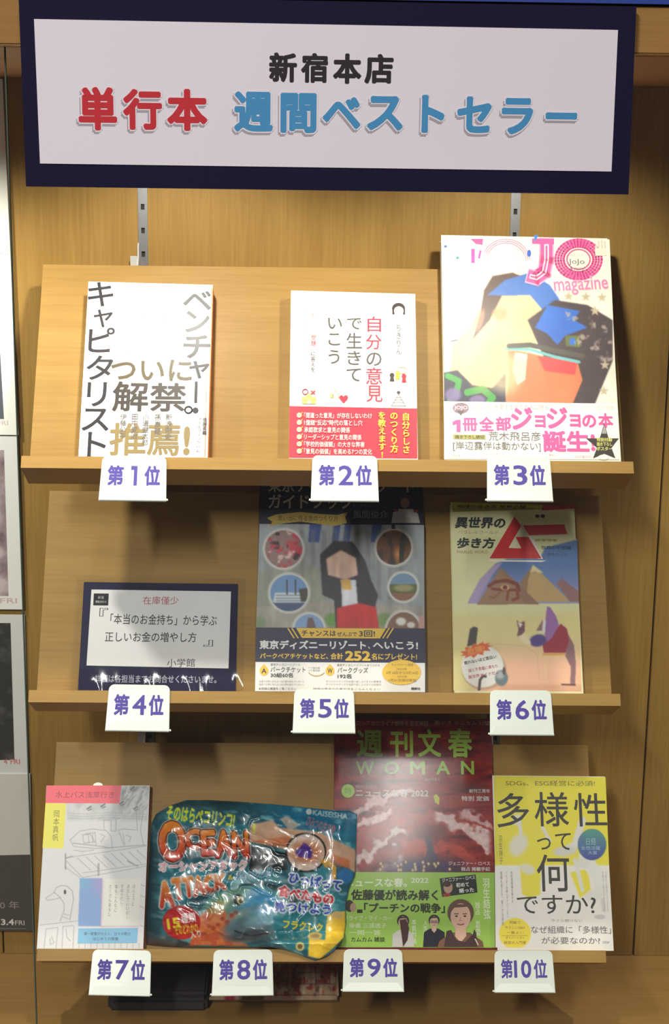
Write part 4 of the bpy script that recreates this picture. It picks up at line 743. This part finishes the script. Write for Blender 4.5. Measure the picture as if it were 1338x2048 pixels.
C.poly([(545, 1825), (690, 1822), (690, 1870), (640, 1900), (580, 1900), (550, 1870)], (34, 128, 140), 4, .85)
C.poly([(655, 1830), (690, 1822), (692, 1870), (668, 1895), (640, 1918), (616, 1912), (618, 1875), (650, 1880)], (240, 200, 60), 2); C.ell(630, 1872, 14, 8, (226, 190, 110), .3); C.ell(630, 1872, 9, 4, (176, 140, 80), .4); C.ell(675, 1830, 12, 8, (226, 190, 120), .3); C.ell(600, 1893, 9, 9, (222, 196, 130), .3); C.ell(600, 1893, 5, 5, (120, 100, 60), .4)
C.ell(612, 1705, 41, 40, (30, 26, 26), .05); C.ell(612, 1705, 37.5, 36.5, (222, 200, 190), .06); C.ell(612, 1704, 32, 22, (206, 128, 84), .6, .9); C.blend(np.clip((1-np.hypot((C.X-608)/20, (C.Y-1702)/16)+.5*(n2-.5)*2)*5, 0, 1), (78, 46, 150), .95)
C.line([(668, 1755), (668, 1735), (655, 1725)], 9, (216, 160, 50)); C.poly([(640, 1722), (660, 1714), (654, 1738)], (216, 160, 50), 1); C.ell(690, 1752, 16, 16, (50, 120, 180), .4)
WHT = (232, 222, 224)
C.text('そのはらペコリンコ!', 333, 1618, 470, 1648, (214, 222, 60), .05, rot=.12)
C.text('!', 505, 1647, 512, 1667, (206, 212, 70), .06)
for ch, b in zip('OCEAN', ((318, 1642, 372, 1724), (370, 1658, 404, 1700), (402, 1660, 432, 1712), (430, 1660, 466, 1716), (464, 1662, 498, 1718))): C.text(ch, *b, (226, 140, 50), .06, 4, (196, 176, 170), (190, 52, 34), rot=-.05)
for ch, b in zip('OCEAN', ((318, 1642, 372, 1724), (370, 1658, 404, 1700), (402, 1660, 432, 1712), (430, 1660, 466, 1716), (464, 1662, 498, 1718))): C.text(ch, *b, (236, 150, 50), .06, 2, (60, 20, 20), (200, 50, 34), rot=-.05)
C.text('オーシャンアタック', 318, 1722, 494, 1743, (226, 170, 180), .04, 2, WHT, rot=-.02); C.text('&', 456, 1750, 466, 1760, (226, 200, 70), .04); C.text('フィッシング', 470, 1738, 545, 1758, (60, 110, 150), .05, 2, (150, 190, 200), rot=-.1)
for ch, b in zip('ATTACK', ((317, 1762, 347, 1816), (345, 1756, 368, 1800), (366, 1754, 388, 1795), (386, 1752, 410, 1792), (408, 1750, 432, 1786), (430, 1748, 452, 1780))): C.text(ch, *b, (236, 150, 50), .06, 3, (206, 190, 184), (196, 56, 36), rot=-.12)
for i in range(5): C.line([(385+i*9, 1806-i*3), (400+i*9, 1790-i*3)], 3, (24, 26, 28), .7)
C.ell(363, 1845, 38, 34, (190, 36, 40), .05); C.text('15', 334, 1836, 360, 1858, (236, 210, 50), .05, rot=-.15); C.text('種類', 362, 1826, 392, 1846, (230, 220, 216), .03, rot=-.12); C.text('そのどれかの', 350, 1848, 396, 1868, (226, 200, 50), .04, rot=-.12); C.text('入り', 380, 1862, 402, 1876, (230, 220, 216), .04, rot=-.2)
C.text('ひっぱって', 578, 1752, 684, 1774, (36, 76, 190), .05, 3, (222, 228, 232), rot=.16); C.text('食べたもの', 556, 1779, 668, 1802, (214, 30, 46), .05, 3, (226, 220, 224), rot=.17); C.text('見つけよう', 548, 1806, 662, 1827, (36, 76, 190), .05, 3, (222, 228, 232), rot=.06)
C.text('フラクレクト', 566, 1844, 662, 1862, (236, 206, 60), .05, rot=.1); C.text('●KAISEISHA', 612, 1622, 696, 1634, (190, 206, 206), .02, rot=.12); C.text('ひみつの生き物', 612, 1640, 672, 1662, (176, 120, 136), .03, rot=.35)
C.a = np.clip(C.a*(.9+.2*n2[..., None]), 0, 255)
nx, ny = 330, 250; a = np.linspace(0, 1, nx); b = np.linspace(0, 1, ny); A, B = np.meshgrid(a, b)
T_, Bo, Le, Ri = pline(ctl_top, a), pline(ctl_bot, a), pline(ctl_l, b), pline(ctl_r, b)
X = (1-B)[..., None]*T_[None]+B[..., None]*Bo[None]+(1-A)[..., None]*Le[:, None]+A[..., None]*Ri[:, None]-((1-A)*(1-B))[..., None]*T_[0]-(A*(1-B))[..., None]*T_[-1]-((1-A)*B)[..., None]*Bo[0]-(A*B)[..., None]*Bo[-1]
px_, py_ = X[..., 0], X[..., 1]
def sst(e0, e1, x): t = np.clip((x-e0)/(e1-e0), 0, 1); return t*t*(3-2*t)
back = .0025+.0085*sst(625, 668, px_)+.0290*sst(1862, 1888, py_)*sst(505, 550, px_)*(1-.28*sst(640, 668, px_))
puff = (np.clip(np.sin(math.pi*A), 0, 1)**.55)*(np.clip(np.sin(math.pi*B), 0, 1)**.5)
Cn = Canvas(286, 1594, 720, 1926, (0, 0, 0))
def field(arr): 
    Cn.a = np.repeat(arr[..., None]*100, 3, 2); return Cn.sample(px_, py_)[..., 0]/100
w1 = field(Cn.noise(70, 60, 2, 71)); w2 = field(Cn.noise(34, 26, 2, 72, .4)); w3 = field(Cn.noise(16, 30, 2, 73, -.5))
ridge = lambda w: (1-abs(2*w-1)*2.2).clip(0, 1)**2
edge = np.minimum(np.minimum(A, 1-A)*6, np.minimum(B, 1-B)*6).clip(0, 1)
front = back+.0006+.0135*puff+(.0045*(w1-.5)*2+.0015*ridge(w2)+.0011*(w2-.5)+.0002*ridge(w3))*edge+.0015*sst(.06, .1, B)*edge
front = np.maximum(front, back+.0004)
fr = SH[2]
def unp(d):
    r = FW+((px_-669)/FPX)[..., None]*RT-((py_-1024)/FPX)[..., None]*UPV; O = fr.O
    tt = ((O-CAM)@fr.n+d)/(r@fr.n); return (CAM+r*tt[..., None]).reshape(-1, 3)
VF, VBk = unp(front), unp(back)
i = np.arange(nx*ny).reshape(ny, nx); a_, b_, c_, d_ = i[:-1, :-1].ravel(), i[:-1, 1:].ravel(), i[1:, 1:].ravel(), i[1:, :-1].ravel()
FF = np.stack([a_, d_, c_, b_], 1)
t = thing('toy_pouch', 'puffy teal foil toy pouch with orange lettering and a fish, on the bottom shelf', 'pouch', fr.w(-.09, 0, .01))
rim = np.r_[i[0, :], i[1:, -1], i[-1, ::-1][1:], i[::-1, 0][1:-1]]
st = 10; bi = i[::st, ::st]
FV = np.concatenate([VF, VBk[rim]]); nR = len(rim); base = len(VF)
side = [(rim[k], base+k, base+(k+1) % nR, rim[(k+1) % nR]) for k in range(nR)]
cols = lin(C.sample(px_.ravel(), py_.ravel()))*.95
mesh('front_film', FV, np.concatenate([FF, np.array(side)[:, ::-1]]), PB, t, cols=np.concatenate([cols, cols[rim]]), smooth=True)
rows = list(range(0, ny, st)); rows = rows if rows[-1] == ny-1 else rows+[ny-1]; cs = list(range(0, nx, st)); cs = cs if cs[-1] == nx-1 else cs+[nx-1]
VB2 = VBk.reshape(ny, nx, 3)[np.ix_(rows, cs)].reshape(-1, 3); j = np.arange(len(rows)*len(cs)).reshape(len(rows), len(cs))
mesh('back_film', VB2, np.stack([j[:-1, :-1].ravel(), j[:-1, 1:].ravel(), j[1:, 1:].ravel(), j[1:, :-1].ravel()], 1), PB, t, cols=np.zeros((len(VB2), 3))+lin((30, 70, 90)), smooth=True)
# ------------------------------------------------------------------ rank plates on the lips
PU = (84, 72, 158)
plates = [(0, 1, 203, 335, 913.5, 1002), (0, 2, 623, 756, 912, 1003), (0, 3, 972, 1101, 911.5, 1003), (1, 4, 216, 341, 1370, 1463), (1, 5, 587, 709.5, 1379.5, 1467), (1, 6, 978, 1103, 1381, 1471),
          (2, 7, 183, 303, 1900, 1992), (2, 8, 427, 547.5, 1899.5, 1992), (2, 9, 686, 806, 1898.5, 1984), (2, 10, 987, 1106, 1901, 1986)]
under = {1: 'under the white book with vertical black characters', 2: 'under the white book with a red band', 3: 'under the comic magazine', 4: 'under the notice card', 5: 'under the theme park guide book', 6: 'under the pyramid travel guide', 7: 'under the poetry book', 8: 'under the foil toy pouch', 9: 'under the dark red magazine', 10: 'under the yellow and white book'}
tilt = {7: -.018, 1: -.004, 8: .012, 3: .0, 4: -.01}
for k, nmb, x0, x1, y0, y1 in plates:
    fr = SH[k]; dg = G+.0006
    xm = (x0+x1)/2; T0 = fr.uv(xm, y0, dg); B0 = fr.uv(xm, y1, dg+.002); w = (fr.uv(x1, (y0+y1)/2, dg)-fr.uv(x0, (y0+y1)/2, dg))[0]; h = T0[1]-B0[1]
    ang = tilt.get(nmb, 0); cx, cyv = T0[0], B0[1]; ca, sa = math.cos(ang), math.sin(ang)
    fp = Frame(fr.w(cx, cyv, dg), ca*fr.a-sa*fr.b*0+sa*fr.b, ca*fr.b-sa*fr.a)
    t = thing('rank_plate', 'white plastic rank plate reading 第%d位, %s' % (nmb, under[nmb]), 'plate', fp.O, 'rank plates clipped to the shelf lips')
    r = .006; arc = lambda cx_, cy__, a0, a1: [(cx_+r*math.cos(a), cy__+r*math.sin(a)) for a in np.linspace(math.radians(a0), math.radians(a1), 7)]
    hw = w/2; fl = w*.010
    pts = [(-hw-fl, .0), (hw+fl, .0)]+arc(hw-fl-r, h-r, 0, 90)+arc(-hw+fl+r, h-r, 90, 180)
    v, f = poly_prism(pts, fp, 0, .0018); o = mesh('plate', v, f, PLW, t)
    bm = bmesh.new(); bm.from_mesh(o.data); bmesh.ops.bevel(bm, geom=[e for e in bm.edges if len(e.link_faces) == 2 and any(len(ff.verts) > 6 for ff in e.link_faces)], offset=.0005, segments=2, affect='EDGES'); bm.to_mesh(o.data); bm.free()
    # wedge foot that flares out at the lower edge
    q = [fp.w(-hw-fl, .0002, .0017), fp.w(hw+fl, .0002, .0017), fp.w(hw*.80, .0105, .0017), fp.w(-hw*.80, .0105, .0017), fp.w(-hw-fl, .0002, .0026), fp.w(hw+fl, .0002, .0026), fp.w(hw+fl*.9, .0009, .0030), fp.w(-hw-fl*.9, .0009, .0030)]
    mesh('flared_foot', q, [(0, 1, 5, 4), (4, 5, 6, 7), (7, 6, 2, 3), (0, 4, 7, 3), (1, 2, 6, 5), (0, 3, 2, 1)], PLW, t)
    # clip behind, with a nub showing beside the foot
    sx = 1 if nmb in (1, 4, 7) else -1
    q1 = poly_prism([(-.012, h-.004), (.012, h-.004), (.012, h-.0025), (-.012, h-.0025)], fp, -.0005, 0); q2 = poly_prism([(sx*(hw+.0008), .0012), (sx*(hw+.0026), .0012), (sx*(hw+.0022), .003), (sx*(hw+.0008), .003)][::sx], fp, -.0002, .0012)
    mesh('clip', *q1, PLW, t); mesh('clip_nub', *q2, PLW, t)
    Pn = Print(fp, .0018, t, PM)
    def tb(s_, a, b, c, d, bold):
        V, T, Z = hstring(s_, bold, True); Pn._add('character#'+s_, (V-[0, 0])*[(b-a)*w, (d-c)*h]+[a*w-hw, c*h], T, PU, Z)
    lo, hi = .34, .79
    if nmb == 10: tb('第', .11, .31, lo, hi, .035); tb('10', .33, .62, lo+.01, hi-.02, .03); tb('位', .66, .885, lo, hi, .035)
    else:
        tb('第', .105, .35, lo, hi, .045)
        if nmb == 1: V = np.array([(.505, lo), (.555, lo), (.555, hi-.01), (.46, hi-.01), (.46, hi-.10), (.505, hi-.10)])*[w, h]-[hw, 0]; Pn.poly(V, PU, 'character#1', True)
        else: tb(str(nmb), .405, .625, lo+.01, hi-.01, .022)
        tb('位', .665, .905, lo, hi, .045)
    Pn.flush()
# ------------------------------------------------------------------ the hanging sign
fs = Frame((0, -.292, CZ), (1, 0, 0), (0, 0, 1)); fs = Frame(np.array([0, -.300, CZ]), (1, 0, 0), (0, 0, 1))
t = thing('hanging_sign', 'navy framed white sign with red and blue Japanese lettering hanging on the case front', 'sign', (-.008, -.296, CZ-.018))
q = [fs.uv(x, y) for x, y in ((52, 373), (1257, 389), (1273, 13), (37, -9))]
v, f = poly_prism(q, fs, -.005, 0); mesh('backing_board', v, f, NAVY, t)
q = [fs.uv(x, y, .001) for x, y in ((80, 327), (1223, 343), (1236, 60), (68, 38))]; v, f = poly_prism(q, fs, .0001, .001); mesh('printed_sheet', v, f, SIGNW, t)
for x in (-.15, .14): v, f = poly_prism([(x-.02, .092), (x+.02, .092), (x+.02, .11), (x-.02, .11)], fs, -.0118, -.0051); mesh('mounting_pad', v, f, PLW, t)
P = Print(fs, .001, t, PM)
for ch, b in zip('新宿本店', ((538, 105, 594, 165), (602, 106, 656, 166), (666, 107, 723, 168), (729, 108, 787, 168))): P.text(ch, *b, (44, 36, 40), .05, part='character#'+ch)
SG = [('単', (157, 174, 234, 261)), ('行', (246, 178, 324, 260)), ('本', (334, 178, 415, 262)), ('週', (468, 183, 546, 264)), ('間', (561, 186, 633, 266)), ('ベ', (645, 194, 721, 258)), ('ス', (734, 192, 806, 261)), ('ト', (843, 190, 889, 266)), ('セ', (914, 193, 983, 266)), ('ラ', (1003, 196, 1066, 269)), ('ー', (1091, 225, 1154, 239))]
for dx, dy, ex, bo, part in ((-3, 5, 2, .085, 's'), (0, 0, 3, .09, 'o'), (0, 0, 0, .05, 'c')):
    for n_, (ch, b) in enumerate(SG):
        c_ = (178, 168, 176) if part == 's' else (244, 234, 240) if part == 'o' else ((206, 46, 56) if n_ < 3 else (74, 150, 200))
        P.text(ch, b[0]-ex+dx, b[1]-ex+dy, b[2]+ex+dx, b[3]+ex+dy, c_, bo, part='character#%d' % n_)
P.flush()
# ------------------------------------------------------------------ film flyers at the left, on the back panel
fl = Frame((0, YB-.002, CZ), (1, 0, 0), (0, 0, 1))
def flyer(label, px, col, n_=0):  # col gets darker down the column: light fall-off is put into the paper
    d = .001+.0015*n_; q = [fl.uv(x, y, d+.001) for x, y in px]; q = [(q[0][0]-.14, q[0][1]), q[0], q[1], (q[1][0]-.14, q[1][1])]
    v, f = poly_prism([q[0], q[1], q[2], q[3]], fl, d-.001, d+.001)
    t = thing('film_flyer', label, 'flyer', (q[0][0], YB-.003, CZ+q[0][1]), 'flyers on the back panel'); mesh('sheet', v, f, PS, t, cols=np.zeros((8, 3))+lin(col)*.95); return t, Print(fl, d+.001, t, PS)
t, P = flyer('topmost white flyer with a dark picture at the left edge', [(37, 870), (4.5, 158)], (238, 240, 232), 2)
P.poly([(-60, 700), (0, 700), (8, 838), (-60, 838)], (90, 94, 104)); P.text('4 FRI', -20, 841, 16, 850, (214, 190, 190)); P.line([(-40, 503), (20, 508)], 1, (150, 156, 150), 'fold_line'); P.flush()
t, P = flyer('white flyer with a pale mauve cloudy picture, at the left edge', [(48, 1219), (36, 872)], (226, 228, 222), 1)
C = Canvas(-70, 896, 22, 1196, (150, 132, 136)); m_ = C.noise(30, 30, 4, 81); C.blend(np.clip((m_-.45)*4, 0, 1), (196, 182, 184)); C.blend(np.clip((.4-m_)*5, 0, 1), (108, 92, 96)); P.art(C, [(-60, 900), (8, 900), (17, 1192), (-60, 1192)], 50, 160, 'picture')
P.text('4 FRI', -24, 1196, 34, 1206, (206, 176, 176), .01); P.flush()
t, P = flyer('white flyer with a near-black picture, third from the top at the left edge', [(58, 1548), (49, 1230)], (208, 210, 204), 0)
C = Canvas(-70, 1240, 34, 1526, (52, 52, 50)); m_ = C.noise(30, 20, 4, 82); C.blend(np.clip((m_-.5)*4, 0, 1), (82, 82, 80)); P.art(C, [(-60, 1246), (21, 1246), (29, 1520), (-60, 1520)], 50, 150, 'picture')
P.text('4 FRI', 7, 1518, 40, 1528, (206, 120, 130), .02); P.line([(-20, 1551), (50, 1550)], 1, (170, 170, 166), 'fold_line'); P.flush()
t, P = flyer('flyer with white upper half and dark grey lower half, lowest at left edge', [(66, 1862), (60, 1548)], (206, 204, 198), 1)
P.poly([(-60, 1712), (63, 1709), (66, 1862), (-60, 1862)], (74, 72, 70), 'dark_field'); P.text('2 0 2 0 年', -52, 1802, 38, 1818, (150, 146, 144), .0); P.text('3.4', 2, 1838, 28, 1850, (222, 220, 216), .03); P.text('FRI', 30, 1841, 49, 1850, (200, 198, 194), .01); P.line([(-50, 1857), (52, 1857)], 1, (140, 138, 134), 'lettering'); P.flush()
# ------------------------------------------------------------------ things on the floor of the case
t = thing('case', 'low black rounded case lying on the case floor under the bottom shelf', 'case', (-.186, .1, ZF))
box('body', -.2425, -.1295, .048, .160, ZF, ZF+.0165, BLK, t, bev=.004)
box('lid', -.2415, -.1305, .049, .159, ZF+.0172, ZF+.0235, BLK, t, bev=.003)
t = thing('booklet', 'red and cream patterned booklet lying on the case floor beside the black case', 'book', (-.055, .12, ZF))
box('page_block', -.1275, .0195, .0735, .165, ZF+.0008, ZF+.0078, PAGE, t)
fbk = Frame((0, 0, ZF+.009), (1, 0, 0), (0, 1, 0))
v, f = join([poly_prism([(-.1285, .0725), (.0205, .0725), (.0205, .166), (-.1285, .166)], fbk, -.0011, 0), poly_prism([(-.1285, .0725), (.0205, .0725), (.0205, .166), (-.1285, .166)], fbk, -.0089, -.0082)])
mesh('cover', v, f, PS, t, cols=np.zeros((len(v), 3))+lin((200, 170, 140)))
P = Print(fbk, 0, t, PS); C = Canvas(405, 1915, 685, 2010, (196, 160, 130)); m_ = C.noise(12, 12, 2, 91); C.blend(np.clip((m_-.48)*12, 0, 1), (176, 74, 66), .9); m_ = C.noise(7, 16, 2, 92); C.blend(np.clip((m_-.62)*12, 0, 1), (226, 206, 176), .8); C.blend(np.clip((.32-m_)*12, 0, 1), (96, 60, 56), .7)
for x in (455, 520, 575, 630): C.line([(x, 1915), (x+2, 1992)], 1.5, (110, 80, 66))
for y in (1945, 1968, 1990): C.line([(405, y), (685, y)], 1.5, (110, 80, 66))
C.blend(np.clip((C.Y-1991)/2, 0, 1), (206, 176, 140), .8); C.blend(np.clip((C.Y-1991)/2, 0, 1)*np.clip(1-abs(C.X-460)/12, 0, 1)*3, (190, 60, 76))
P.art(C, [(416, 1920), (675, 1920), (673, 2000), (417, 2000)], 170, 60, 'cover_picture'); P.flush()
